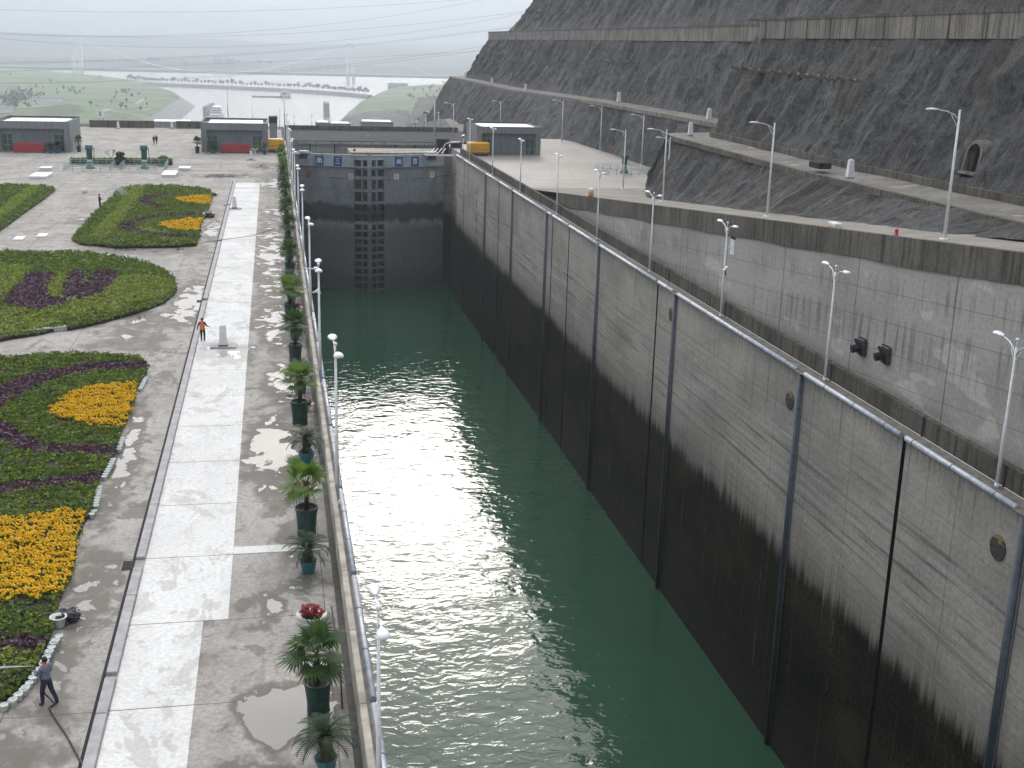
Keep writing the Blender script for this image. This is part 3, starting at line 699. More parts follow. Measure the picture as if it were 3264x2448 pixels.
for i, (y, z) in enumerate(((50.5, -2.5), (76.2, -2.4), (102.8, -2.1))):
    t = thing('round_plaque', f'worn round plaque on the lock wall beside the {ORD[i]} guide tube from the right edge', 'plaque', (34.98, y, z), 0, 'round plaques on the lock wall')
    n = 24; mb = MB(); f = [(-.05, .66*math.cos(2*math.pi*k/n), .66*math.sin(2*math.pi*k/n)) for k in range(n)]; b_ = [(.0, p[1], p[2]) for p in f]
    mb.poly(f); mb.add(f+b_, [(k, k+n, (k+1) % n+n, (k+1) % n) for k in range(n)]); mb.build('plate', M['disc'], t)
# pale leaking seam marks are in the concrete; short ladder slots near the gate
for i, z in enumerate((-4., -6.3, -8.6, -10.8, -13.)):
    mb = MB(); mb.box((34.97, -.2, -.75), (35.0, .2, .75)); o = mb.build('ladder_slot', M['dark']); o.location = (0, 212.3, z)
    tag(o, f'small dark slot in the lock wall near the gate, {ORD[i]} down its column', 'wall slot', 'dark slots in the lock wall near the gate')

# ---- tall retaining wall under the ramp
t = thing('retaining_wall', 'tall pale streaked concrete retaining wall under the ramp road', 'retaining wall', (38, 100, 0))
mb = MB(); vs = []; uvs = []; ny = 75; nz = 12
for i in range(ny+1):
    y = 10+(161.5-10)*i/ny; top = zr(y)-1.45
    for k in range(nz+1): z = -.2+(max(top, -.1)+.2)*k/nz; vs.append((38, y, z)); uvs.append((y, top-z))
mb.add(vs, [(i*(nz+1)+k, (i+1)*(nz+1)+k, (i+1)*(nz+1)+k+1, i*(nz+1)+k+1) for i in range(ny) for k in range(nz)]); mb.uvs = uvs; mb.build('wall_face', M['retwall'], t, True)
mb = MB()
for i in range(26):
    a = 10+(161.5-10)*i/26; b = 10+(161.5-10)*(i+1)/26
    za, zb = zr(a)+.02, zr(b)+.02
    if True:
        la, lb = max(za-1.75, -.3)-.09*math.sin(i*2.1), max(zb-1.75, -.3)-.09*math.sin((i+1)*2.1)
        vs = [(37.86, a, la), (37.86, b, lb), (37.86, b, zb), (37.86, a, za), (38.35, a, za), (38.35, b, zb), (38.0, a, la), (38.0, b, lb)]
        mb.add(vs, [(0, 3, 2, 1), (3, 4, 5, 2), (0, 1, 7, 6)])
mb.quad((37.86, 161.5, -.1), (38.35, 161.5, -.1), (38.35, 161.5, zr(161.5)+.02), (37.86, 161.5, zr(161.5)+.02))
mb.build('coping_band', M['capband'], t, True)
for (u, v) in (zd(350, 1200), zd(530, 1260)):
    p = P(u, v, x=37.9); mb = MB()
    mb.bbox((37.75, p.y-.55, p.z-.55), (37.996, p.y+.55, p.z+.6), .1); mb.build('hole_shade_box', M['machine'], t, True)  # hole in the wall given as a block, its shade in the dark colour
    mb = MB(); mb.tube([(37.2, p.y+.1, p.z-.15), (37.9, p.y, p.z)], .28, 8); mb.tube([(37.5, p.y+.3, p.z+.5), (37.8, p.y-.3, p.z-.5)], .1, 6); mb.build('drain_spout', M['dark'], t, True)
p = P(*zc(797, 440), x=38); mb = MB(); mb.box((37.93, p.y-.45, p.z-.7), (37.998, p.y+.45, p.z+.62)); mb.build('notice_plate', M['marker'], t, True)
mb = MB(); mb.box((37.9, p.y-.45, p.z+.63), (37.998, p.y+.45, p.z+.85)); mb.build('notice_hood', M['dark'], t, True)

# ---- adit mouth in the rock
t = thing('drainage_adit', 'pale stone arch framing a dark tunnel mouth in the near rock slope', 'tunnel mouth', (53.3, 86.9, 12.5))
def arch(hw, hh, n=10): return [(-hw, 0)]+[(-hw*math.cos(math.pi*k/n), hh-hw+hw*math.sin(math.pi*k/n)) for k in range(n+1)]+[(hw, 0)]
oa, ia = arch(1.15, 2.45), arch(.9, 2.15)
mb = MB(); sl = .17
def ap(p, d): return (-.02+p[1]*sl+d, p[0], p[1]-.05)
for (a, b), (c, d) in zip(zip(oa, ia), zip(oa[1:], ia[1:])):
    for q in ((ap(a, -.35), ap(c, -.35), ap(d, -.35), ap(b, -.35)), (ap(b, -.35), ap(d, -.35), ap(d, 1.1), ap(b, 1.1)), (ap(a, -.35), ap(a, 1.3), ap(c, 1.3), ap(c, -.35))): mb.quad(*q)
mb.box((-.6, -1.15, -.25), (.1, 1.15, -.06)); mb.build('arch_frame', M['bermwall'], t)
mb = MB(); mb.poly([ap(p, .45) for p in ia]); mb.build('tunnel_shade_panel', M['dark'], t)  # black panel paints the darkness inside the tunnel

# ================================================================== LOCK GATE
CH = {
 'nan': [(.1, .86, .9, .86), (.5, 1, .5, .68), (.12, .66, .88, .66), (.12, .66, .12, 0), (.88, .66, .88, .02), (.36, .6, .42, .48), (.64, .6, .58, .48), (.3, .43, .7, .43), (.27, .25, .73, .25), (.5, .43, .5, .03)],
 'san': [(.15, .88, .85, .88), (.25, .5, .75, .5), (.08, .08, .92, .08)],
 'zha': [(.14, .99, .25, .87), (.12, .78, .12, 0), (.36, .88, .88, .88), (.88, .88, .88, .03), (.88, .03, .76, .07), (.3, .68, .7, .68), (.3, .68, .3, .36), (.7, .68, .7, .36), (.3, .52, .7, .52), (.3, .36, .7, .36), (.5, .68, .5, .06)],
 'shou': [(.3, 1, .38, .88), (.7, 1, .62, .88), (.08, .85, .92, .85), (.5, .85, .46, .7), (.22, .7, .78, .7), (.22, .7, .22, 0), (.78, .7, .78, 0), (.22, .47, .78, .47), (.22, .25, .78, .25), (.22, .02, .78, .02)],
 'a': [(.05, .82, .45, .82), (.25, 1, .25, .5), (.25, .8, .05, .58), (.25, .8, .45, .6), (.55, .82, .95, .82), (.75, 1, .75, .5), (.75, .8, .55, .58), (.75, .8, .95, .6), (.2, .42, .8, .42), (.05, .27, .95, .27), (.5, .27, .5, 0), (.3, .18, .15, .03), (.7, .18, .85, .03)],
 'b': [(.08, .95, .92, .95), (.08, .95, .08, .02), (.92, .95, .92, .02), (.08, .02, .92, .02), (.25, .74, .75, .74), (.25, .54, .75, .54), (.4, .54, .3, .2), (.6, .54, .6, .22), (.6, .22, .78, .22)],
 'c': [(.2, .92, .8, .92), (.05, .66, .95, .66), (.5, .66, .5, .02), (.5, .02, .38, .1), (.3, .46, .12, .14), (.7, .46, .88, .14)],
 'd': [(.08, .96, .92, .96), (.08, .96, .08, 0), (.92, .96, .92, 0), (.25, .8, .72, .2), (.74, .8, .26, .2)],
}
MX, MY = 18.85, 247.0
def leaf(sg, label, signs):
    t = thing('lock_gate_leaf', label, 'lock gate', (MX+sg*8, MY+3, -15), 0, 'mitre gate leaves')
    def Wp(s, d, z): return (MX+sg*(s*.945+d*.326), MY+s*.326-d*.945, z)
    def bx(m_, a, b, mi=0):
        (s0, d0, z0), (s1, d1, z1_) = a, b
        vs = [Wp(s, d, z) for z in (z0, z1_) for s, d in ((s0, d0), (s1, d0), (s1, d1), (s0, d1))]
        fs = [(0, 3, 2, 1), (4, 5, 6, 7), (0, 1, 5, 4), (1, 2, 6, 5), (2, 3, 7, 6), (3, 0, 4, 7)]
        if sg < 0: fs = [f[::-1] for f in fs]
        m_.add(vs, fs, mi)
    mb = MB(); bx(mb, (3.34, -.8, -31), (16.6, 0, -1.3)); mb.build('skin_plate', M['gate'], t, True)
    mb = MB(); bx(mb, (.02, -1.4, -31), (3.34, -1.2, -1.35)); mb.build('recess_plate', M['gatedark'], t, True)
    mb = MB(); bx(mb, (.03, -1.2, -31), (.48, .003, -1.3)); bx(mb, (1.45, -1.2, -31), (1.74, .004, -1.33)); bx(mb, (3.2, -1.2, -31), (3.337, .002, -1.3)); mb.build('mitre_post', M['gate'], t, True)
    op = [(-2.05, -3.4), (-4.0, -5.35), (-6.05, -7.9), (-8.45, -10.4), (-10.9, -12.3), (-12.9, -14.4)]
    z = -15.0
    while z > -28: op.append((z, z-1.1)); z -= 1.52
    prev = -1.36
    for a, b in op+[(-31, -31)]:
        mb = MB(); bx(mb, (.48, -1.2, a), (3.2, -.03, prev)); prev = b; mb.build('cross_rib', M['gate'], t, True)
    mb = MB(); bx(mb, (.5, .005, -3.66), (16.3, .3, -3.5)); mb.build('fender_ledge', M['gateledge'], t, True)
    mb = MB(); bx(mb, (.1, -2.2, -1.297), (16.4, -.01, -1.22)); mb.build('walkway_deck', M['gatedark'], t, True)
    mb = MB()
    for k in range(9): mb.tube([Wp(.3+k*1.9, -.15, -1.22), Wp(.3+k*1.9, -.15, -.3)], .03, 5)
    for z in (-.75, -.3): mb.tube([Wp(.3, -.15, z), Wp(15.5, -.15, z)], .028, 5)
    mb.build('handrail', M['machine'], t, True)
    s0 = 12.6
    mb = MB(); bx(mb, (s0, -1.6, -1.2), (s0+2.3, .55, -.95)); bx(mb, (s0+.3, -1.4, -.95), (s0+2.0, .25, -.7)); mb.build('platform', M['rail'], t, True)
    mb = MB(); bx(mb, (s0+.25, .006, -2.2), (s0+2.05, .35, -1.2)); mb.build('hollow_shade_box', M['gatedark'], t, True)  # dark box stands in for the shaded hollow under the platform
    for ch, s_ in signs:
        mb = MB(); bx(mb, (s_-.86, .006, -3.42), (s_+.86, .09, -1.5)); sp = mb.build('name_panel', M['blue'], t, True)
        mb = MB(); h = 1.15
        for a, b, c, d in CH[ch]:
            # text runs left to right in the picture
            s_a, s_b = s_+sg*(a-.5)*h, s_+sg*(c-.5)*h
            mb.bar(Wp(s_a, .11, -3.0+b*h), Wp(s_b, .11, -3.0+d*h), .055, .13, upv=(0, 0, 1) if abs(d-b) < abs(c-a) else (1, 0, 0))
        mb.build('character', M['signwhite'], sp, True)
    return t
leaf(-1, 'left grey steel mitre gate leaf carrying two blue character panels', (('nan', 10.35), ('san', 6.55)))
leaf(1, 'right grey steel mitre gate leaf carrying two blue character panels', (('zha', 6.4), ('shou', 10.0)))
# guard rope with four hanging warning signs
RP = [(3.0, 245.5, -4.6), (8, 243.5, -4.95), (15, 242.3, -5.3), (19, 242, -5.4), (25, 242.3, -5.3), (31, 243.5, -4.9), (36.5, 245.5, -4.5)]
mb = MB(); mb.tube(RP, .035, 5)
for k in range(6):
    a = Vector(RP[k]).lerp(Vector(RP[k+1]), .4); b = Vector(RP[k]).lerp(Vector(RP[k+1]), .7); mb.tube([a, b], .07, 6)
tag(mb.build('guard_rope', M['bark']), 'rusty guard rope strung across the lock in front of the gate', 'rope')
for i, (u, ch, mt, lab) in enumerate(((405, 'a', 'gatedark', 'red character sign without a white ground hanging at the left of the guard rope'), (705, 'b', 'signwhite', 'white sign with boxed red character hanging beside the gate ladder recess'),
                           (1025, 'c', 'signwhite', 'white sign with red character under the third blue panel'), (1278, 'd', 'signwhite', 'white sign with crossed red character at the right of the guard rope'))):
    c = P(*z2(u, 803 if i in (1, 2) else 788), y=242.0 if i in (1, 2) else 243.2)
    t = thing('warning_sign', lab, 'sign', (c.x, c.y-.1, c.z), 0, 'warning signs on the guard rope')
    mb = MB(); mb.box((-.45, 0, -.55), (.45, .05, .55)); mb.build('board', M[mt], t)
    mb = MB()
    for a, b, c_, d in CH[ch]: mb.bar(((a-.5)*.68, -.03, (b-.5)*.85), ((c_-.5)*.68, -.03, (d-.5)*.85), .035, .085, upv=(0, 0, 1) if abs(d-b) < abs(c_-a) else (1, 0, 0))
    mb.build('character', M['redpaint'], t)
for i, (a, b, lab) in enumerate((((2.9, 249, -1.0), (5.2, 249, -1.05), 'short white barrier bar at the left end of the lock gate'), ((30.2, 249.5, -1.15), (36.6, 247, -1.0), 'white barrier bar at the right end of the lock gate'))):
    t = thing('barrier_bar', lab, 'barrier', a, 0, 'barrier bars at the gate ends')
    d = Vector(b)-Vector(a); mb = MB(); mb.tube([(0, 0, 0), d], .13, 10); mb.build('bar', M['white'], t)
    mb = MB(); mb.bar((0, .3, .18), d+Vector((0, .3, .18)), .5, .06); mb.build('foot_board', M['redpaint' if i else 'gatedark'], t)
mb = MB(); p = Vector((15.9, 247.6, -1.2)); mb.tube([p, p+Vector((0, 0, .9))], .03, 6); mb.ball(p+Vector((0, 0, 1.1)), (.28, .12, .3))
tag(mb.build('signal_disc', M['redpaint']), 'small red signal disc standing on top of the lock gate', 'signal')

# ---- bridge girder behind the gate
t = thing('road_bridge', 'grey concrete bridge crossing the lock behind the gate', 'bridge', (20, 275, 0))
mb = MB(); mb.box((2.7, 265, -3.6), (37.3, 296, .0)); mb.build('girder', M['girder'], t, True)
mb = MB(); mb.box((2.6, 264.6, .003), (44, 297, .32)); mb.build('deck', M['girderdark'], t, True)
mb = MB(); mb.box((2.6, 264.3, -.35), (37.5, 264.597, .15)); mb.build('edge_beam', M['girder'], t, True)
mb = MB(); mb.box((2.6, 296.5, .323), (44, 296.9, 1.35)); mb.build('rear_parapet', M['capband'], t, True)
mb = MB()
for u in (415, 590, 1018, 1155, 1320):
    x = P(*z2(u, 610), y=264.9).x; mb.box((x-.12, 264.85, -3.6), (x+.12, 264.998, -.35))
mb.build('panel_joint', M['dark'], t, True)
mb = MB(); mb.tube([P(*z2(825, 530), y=280)+Vector((0, 0, -.4)), P(*z2(825, 512), y=280)], .12, 8); mb.build('lamp_bollard', M['white'], t, True)
mb = MB(); mb.box((15.4, 252.8, -2.2), (33.5, 263.9, -1.0))
tag(mb.build('service_walkway', M['tan']), 'tan concrete service walkway between the gate and the bridge', 'walkway')
t = thing('gate_operating_machine', 'dark machine with a bent pipe at the right end of the lock gate', 'machine', (36.5, 256, -1.4))
mb = MB(); mb.box((33.8, 258, -1.6), (36.4, 260, 1.5)); mb.build('housing', M['dark'], t, True)
mb = MB(); mb.bbox((36.4, 254.2, -1.5), (38.6, 256.4, 1.2), .12); mb.build('cylinder_block', M['machine'], t, True)
mb = MB(); mb.tube([(34.7, 254, -1.5), (34.7, 254, .1), (35.0, 254, .7), (35.7, 254, 1.05), (37.8, 254, 1.1)], .16, 8); mb.build('pipe', M['pipe'], t, True)
mb = MB()
for k in range(4): mb.bar((31.6+k*.8, 252, -1.0), (32.8+k*.8, 254.5, -.2), .15, .15)
mb.build('strut', M['white'], t, True)

# ================================================================== BUILDINGS
def gatehouse(x0, x1, y0, label, door_side, rail_right=True):
    t = thing('gatehouse', label, 'building', ((x0+x1)/2, y0, 0), 0, 'flat roofed gatehouses on the lock aprons')
    d = 13.0; y1 = y0+d; h = 5.0; po = (x0+1.0, x1-1.0); ph = 4.15; pd = .9
    mb = MB()
    mb.box((x0, y0+.9, 0), (x0+.3, y1, h)); mb.box((x1-.3, y0+.9, 0), (x1, y1, h)); mb.box((x0+.3, y1-.3, 0), (x1-.3, y1, h))
    mb.box((x0, y0, 0), (po[0], y0+.898, h)); mb.box((po[1], y0, 0), (x1, y0+.898, h)); mb.box((po[0], y0, ph), (po[1], y0+.898, h))
    # parapet
    for a, b in (((x0, y0, h), (x1, y0+.3, h+.45)), ((x0, y1-.3, h), (x1, y1, h+.45)), ((x0, y0+.302, h), (x0+.3, y1-.302, h+.45)), ((x1-.3, y0+.302, h), (x1, y1-.302, h+.45))): mb.box(a, b)
    mb.build('wall', M['plaster'], t, True)
    mb = MB(); mb.box((po[0]-.2, y0+.902, 0), (po[1]+.2, y0+1.1, ph+.4)); mb.build('porch_panel', M['plaster_in'], t, True)
    rf = MB(); rf.box((x0+.3, y0+.3, h-.25), (x1-.3, y1-.3, h-.05)); ro = rf.build('roof', M['girder'], t, True)
    mb = MB()
    n = 5; a0, a1 = x0+1.3, x1-.9
    for k in range(n): mb.box((a0+(a1-a0)*k/n+.03, y0+1.2, h-.048), (a0+(a1-a0)*(k+1)/n-.03, y1-2.5, h+.38))
    mb.build('roof_panel', M['roofwhite'], ro, True)
    mb = MB(); mb.box((x0-.03, y1-.33, h+.452), (x1+.03, y1+.02, h+.60)); mb.box((x0-.03, y0+.0, h+.452), (x0+.3, y1-.35, h+.56)); mb.build('roof_trim', M['rooftrim'], t, True)
    for k, (a, b) in enumerate(((po[0]+.15, po[0]+1.9), (po[1]-1.9, po[1]-.15))):
        mb = MB(); mb.box((a, y0+.86, .15), (b, y0+.897, 3.1)); wdo = mb.build('glass_door', M['glass'], t, True)
        mb = MB()
        for f in (0, .5, 1.): mb.box((a+(b-a)*f-.035, y0+.82, .1), (a+(b-a)*f+.035, y0+.857, 3.15))
        for z in (.1, 1.1, 2.1, 3.1): mb.box((a+.04, y0+.823, z), ((a+b)/2-.04, y0+.856, z+.06)); mb.box(((a+b)/2+.04, y0+.823, z), (b-.04, y0+.856, z+.06))
        mb.build('mullion', M['mullion'], wdo, True)
    mb = MB(); s_ = x1 if door_side > 0 else x0
    mb.box((s_-.02, y0+3, 0), (s_+.02, y0+4.2, 2.2)) if True else None
    mb.build('side_door', M['mullion'], t, True)
    return t
gatehouse(-49.0, -36.1, 235.0, 'grey flat roofed gatehouse at the far left beside a red bin panel', 1)
gatehouse(-13.2, -.9, 238.0, 'grey flat roofed gatehouse on the plaza beside the lock edge', 1)
gatehouse(39.2, 52.0, 239.0, 'grey flat roofed gatehouse on the right apron below the rock slope', -1)
for i, (x, y, w_, lab) in enumerate(((-45.7, 233.6, 5.3, 'long dark red container before the far left gatehouse'), (-9.6, 236.7, 5.3, 'long dark red container before the gatehouse by the lock edge'))):
    t = thing('red_container', lab, 'container', (x, y, 0), 0, 'red containers before the gatehouses')
    mb = MB(); mb.bbox((0, 0, .12), (w_, .9, 1.72), .05)
    mb.build('box', M['red'], t)
    mb = MB()
    for k in range(17): mb.box((.2+k*.3, -.03, .25), (.28+k*.3, -.002, 1.6))
    mb.build('corrugation', M['red'], t)
    mb = MB(); mb.box((w_-.32, -.035, 1.38), (w_-.08, -.004, 1.56)); mb.build('plate', M['tan'], t)
    mb = MB(); mb.box((.2, .1, 0), (.5, .8, .118)); mb.box((w_-.5, .1, 0), (w_-.2, .8, .118)); mb.build('skid', M['dark'], t)
for i, (x, y, w_, d_, lab) in enumerate(((-52.5, 234.2, 4.1, 2.2, 'yellow cabin cut by the left edge beside the far left gatehouse'), (-2.2, 238.6, 4.2, 2.4, 'yellow cabin between the plaza gatehouse and the palm row'), (37.7, 243., 4.2, 2.4, 'yellow cabin beside the right apron gatehouse'))):
    t = thing('yellow_cabin', lab, 'cabin', (x, y, 0), 0, 'yellow cabins beside the gatehouses')
    if i == 2: t.location = (37.1, 236.2, 0)
    mb = MB(); mb.bbox((0, 0, .5), (w_, d_, 2.55), .22); mb.build('body', M['yellow'], t)
    mb = MB(); mb.box((.3, .2, 0), (w_-.3, d_-.2, .498)); mb.build('skid', M['gatedark'], t)
    mb = MB()
    for k in range(5): mb.box((.5+k*.7, -.02, 1.1), (.95+k*.7, -.001, 1.15)); mb.box((.5+k*.7, -.02, 1.35), (.95+k*.7, -.001, 1.4))
    mb.build('louvre', M['bark'], t)

# ---- parapet of the far plaza edge
t = thing('parapet_wall', 'low dark concrete parapet along the far edge of the plaza', 'wall', (-20, 300, 0))
mb = MB(); mb.box((-41.6, 300, 0), (-27.2, 300.5, 1.55)); mb.box((-22.2, 300.3, 0), (-13.5, 300.8, 1.55)); mb.build('wall', M['capband'], t, True)
mb = MB(); mb.box((-41.7, 299.9, 1.553), (-27.1, 300.6, 1.68)); mb.box((-22.3, 300.2, 1.553), (-13.4, 300.9, 1.68)); mb.build('coping', M['girder'], t, True)
t = thing('parapet_wall', 'lower roof slab with pale top beyond the gap in the plaza parapet', 'wall', (-24, 312, 0))
mb = MB(); mb.box((-28.5, 309, -1), (-19.5, 316, .9)); mb.build('wall', M['girder'], t, True)
mb = MB(); mb.box((-28.3, 309.2, .903), (-19.7, 315.8, 1.0)); mb.build('roof', M['roofwhite'], t, True)
t = thing('parapet_wall', 'low grey lift tower behind the plaza gatehouse', 'wall', (1, 285, 0)); t['category'] = 'tower'; t.name = 'lift_tower'
mb = MB(); mb.box((-.7, 268, 0), (.9, 272, 3.6)); mb.build('wall', M['plaster'], t, True)
mb = MB(); mb.box((-.8, 267.9, 3.603), (1.0, 272.1, 4.9)); mb.build('top_box', M['girderdark'], t, True)

# ---- hoist columns with railings and hedges
def railing(t, w_, d_):
    mb = MB()
    pts = [(-w_/2, -d_/2), (w_/2, -d_/2), (w_/2, d_/2), (-w_/2, d_/2)]
    for (a, b), (c, e) in zip(pts, pts[1:]+pts[:1]):
        for z in (.35, .7, 1.05): mb.tube([(a, b, z), (c, e, z)], .035, 6)
        n = max(2, int(math.hypot(c-a, e-b)/1.3))
        for k in range(n): mb.tube([(a+(c-a)*k/n, b+(e-b)*k/n, 0), (a+(c-a)*k/n, b+(e-b)*k/n, 1.05)], .04, 6)
    mb.build('railing', M['rail'], t)
def hoist(x, y, lab, h=5.0, rw=7.0, rd=8.0, rl=True):
    t = thing('hoist_column', lab, 'hoist', (x, y, 0), 0, 'green hoist columns')
    mb = MB(); mb.lathe([(.72, 0), (.72, .4), (.58, .45), (.55, .8), (.42, .9), (.40, 1.5)], 14); mb.build('base', M['hoist'], t)
    mb = MB(); mb.lathe([(.40, 1.5), (.42, 1.75), (.42, 1.95)], 14); mb.build('collar', M['white'], t)
    mb = MB(); mb.lathe([(.45, 1.95), (.47, h-1.0), (.62, h-.95), (.62, h-.25), (.5, h-.15)], 14); mb.build('column', M['hoist'], t)
    mb = MB(); mb.lathe([(.64, h-.15), (.64, h), (.2, h+.05)], 14); mb.tube([(.45, -.1, h-.5), (.75, -.1, h-.5), (.75, -.1, 1.6)], .05, 6); mb.build('head', M['hoist'], t); t.scale = (1, 1, 3.7/5.0)
    t2 = thing('railing', lab.replace('green hoist column', 'teal tube railing round the green hoist column'), 'railing', (x, y, 0), 0, 'railings round the hoists'); railing(t2, rw, rd)
hoist(-29.0, 206.8, 'green hoist column on the plaza, left of the topiary tree', 5.0)
hoist(-20.6, 207.4, 'green hoist column on the plaza, right of the topiary tree', 5.0, 6.8, 8.)
hoist(60.0, 206.5, 'green hoist column on the right apron below the rock slope', 4.3, 8, 9)

def leaf_cloud(mb, c, r, n, size, mi=0, flat=.9):
    vs = []; 
    for _ in range(n):
        d = Vector((random.gauss(0, 1), random.gauss(0, 1), random.gauss(0, 1))).normalized()*(random.random()**.35)
        p = Vector(c)+Vector((d.x*r[0], d.y*r[1], d.z*r[2]))
        a = Vector((random.gauss(0, 1), random.gauss(0, 1), random.gauss(0, .7))).normalized(); b = a.orthogonal().normalized()
        s_ = size*random.uniform(.6, 1.3)
        mb.add([p-a*s_, p+b*s_*.5, p+a*s_, p-b*s_*.5], [(0, 1, 2, 3)], mi)
def hedge(x, y, w_, d_, h, lab):
    t = thing('hedge', lab, 'hedge', (x, y, 0), 0, 'clipped hedges by the hoists')
    mb = MB(); mb.box((-w_/2+.1, -d_/2+.1, 0), (w_/2-.1, d_/2-.1, h*.75)); mb.build('inner_twigs', M['soil'], t)
    mb = MB()
    for _ in range(int(w_*d_*70)):
        u = [random.uniform(-w_/2, w_/2), random.uniform(-d_/2, d_/2), random.uniform(.1, h)]
        k = random.randrange(3)
        if k == 0: u[2] = h+random.gauss(0, .06)
        elif k == 1: u[1] = -d_/2+random.gauss(0, .05)
        leaf_cloud(mb, u, (.05, .05, .05), 1, .17)
    mb.build('leaf_mass', M['bedgreen'], t)
hedge(-28.6, 213.8, 9.0, 2.2, .9, 'low clipped green hedge behind the railing of the leftmost hoist')
hedge(-20.5, 214.2, 7.6, 2.2, .9, 'low clipped green hedge behind the railing right of the topiary tree')
t = thing('topiary_tree', 'dark round clipped topiary between the two plaza hoists', 'topiary', (-24.7, 210.5, 0))
mb = MB(); mb.tube([(0, 0, 0), (.05, 0, .8), (0, .05, 1.6)], [.16, .12, .09], 8); mb.build('trunk', M['bark'], t)
mb = MB(); leaf_cloud(mb, (0, 0, .95), (1.0, 1.0, .8), 900, .16); leaf_cloud(mb, (0, 0, 2.0), (.75, .75, .38), 500, .15); mb.build('crown', M['cycad'], t)
t = thing('round_bush', 'bright green rounded bush at the right end of the plaza hedge', 'bush', (-18.1, 212.6, 0))
mb = MB(); mb.tube([(0, 0, 0), (0, 0, .7)], [.1, .06], 6); mb.build('stem', M['bark'], t)
mb = MB(); leaf_cloud(mb, (0, 0, .8), (1.0, .9, .85), 900, .15); mb.build('crown', M['bedgreen'], t)
t = thing('bare_sapling', 'small leafless sapling left of the topiary tree', 'sapling', (-26.5, 214, 0))
mb = MB()
def twig(p, d, L, r, n):
    q = p+d*L; mb.tube([p, q], [r, r*.6], 5, cap=False)
    if n:
        for _ in range(3): twig(q, (d+Vector((random.gauss(0, .5), random.gauss(0, .5), random.uniform(0, .4)))).normalized(), L*.68, r*.6, n-1)
twig(Vector((0, 0, 0)), Vector((0, 0, 1)), .95, .07, 4); mb.build('branches', M['bark'], t)

# ================================================================== LAMPS
def double_lamp():
    t = thing('street_lamp', 'x', 'street lamp', (0, 0, 0), 0, None)
    mb = MB(); mb.tube([(0, 0, 0), (0, 0, .25)], .13, 10); mb.tube([(0, 0, .25), (0, 0, 3.4), (0, 0, 3.45), (0, 0, 7.35)], [.105, .095, .075, .055], 10); mb.build('pole', M['white'], t)
    mb = MB(); mb.tube([(0, 0, 7.35), (0, 0, 7.68)], .035, 8); mb.ball((0, 0, 7.72), .10); mb.build('finial', M['white'], t)
    for sg in (1, -1):
        mb = MB(); mb.tube([(0, sg*.03, 6.95), (0, sg*.25, 7.25), (0, sg*.7, 7.5), (0, sg*1.25, 7.6)], [.045, .04, .035, .03], 8); mb.tube([(0, sg*.03, 6.6), (0, sg*.45, 7.2)], .02, 6); mb.build('arm', M['white'], t)
        mb = MB(); prof = [(.05, .12), (.14, .155), (.22, .15), (.27, .09), (.27, .02)]
        # flattened teardrop head
        vs = []; n = 14
        for k, (f, hw, hh) in enumerate(((0, .05, .05), (.15, .10, .08), (.45, .19, .125), (.8, .235, .14), (1.05, .20, .12), (1.18, .10, .07))):
            for j in range(n):
                a = 2*math.pi*j/n; zz = math.sin(a)*hh; zz = max(zz, -.035)
                vs.append((math.cos(a)*hw, sg*(1.2+f*.72), 7.62+zz))
        fs = [(i*n+j, i*n+(j+1) % n, (i+1)*n+(j+1) % n, (i+1)*n+j) for i in range(5) for j in range(n)]+[tuple(range(n)), tuple(range(5*n, 6*n))]
        mb.add(vs, fs, 0, True); hd = mb.build('lamp_head', M['white'], t)
        mb = MB(); mb.lathe([(.15, -.03), (.11, -.06), (.02, -.075)], 10, (0, sg*1.72, 7.61)); mb.build('lens', M['pipe_dark'], hd)
    return t
lamp0 = double_lamp()
LY = [30.0, 53.6, 74., 93., 114.5, 133.5, 153.5, 170., 190., 210., 230.]
for i, y in enumerate(LY):
    lab = f'white double headed lamp post on the left lock edge, {ORD[i]} from the near end'
    if i == 0: lamp0['label'] = lab; lamp0['group'] = 'double lamps along the left lock edge'; lamp0.location = (2.47, y, .1); lamp0.scale = (.8,)*3; L = lamp0
    else:
        L = dup(lamp0, (2.52, y, .1), random.uniform(-.05, .05), lab)

for i, y in enumerate([52.25, 72.5, 92.25, 112.1, 132.3, 152.7, 177.0, 200.7, 225.2]):
    L = dup(lamp0, (35.62, y, 0), random.uniform(-.06, .06), f'white double headed lamp post on the right lock wall ledge, {ORD[i]} from the right edge'); L['group'] = 'double lamps along the right lock wall'

def arm_lamp():
    t = thing('road_lamp', 'x', 'street lamp', (0, 0, 0), 0, 'single arm road lamps on the right slope')
    mb = MB(); mb.lathe([(.32, 0), (.32, .06), (.14, .08)], 10); mb.tube([(0, 0, .05), (0, 0, 7.9)], [.115, .06], 10); mb.ball((0, 0, 7.95), .09); mb.build('pole', M['white'], t)
    mb = MB(); mb.tube([(0, 0, 7.4), (-.35, 0, 7.75), (-.9, 0, 7.95), (-1.5, 0, 8.02)], [.04, .035, .03, .03], 8); mb.tube([(0, 0, 6.9), (-.55, 0, 7.75)], .022, 6); mb.build('arm', M['white'], t)
    mb = MB(); n = 12; vs = []
    for f, hw, hh in ((0, .05, .04), (.2, .12, .08), (.5, .17, .10), (.75, .13, .08), (.86, .05, .04)):
        for j in range(n): a = 2*math.pi*j/n; vs.append((-1.45-f, math.cos(a)*hw, 8.04+max(math.sin(a)*hh, -.03)))
    mb.add(vs, [(i*n+j, (i+1)*n+j, (i+1)*n+(j+1) % n, i*n+(j+1) % n) for i in range(4) for j in range(n)]+[tuple(range(n)), tuple(range(4*n, 5*n))], 0, True); mb.build('lamp_head', M['white'], t)
    return t
al = arm_lamp(); first = True
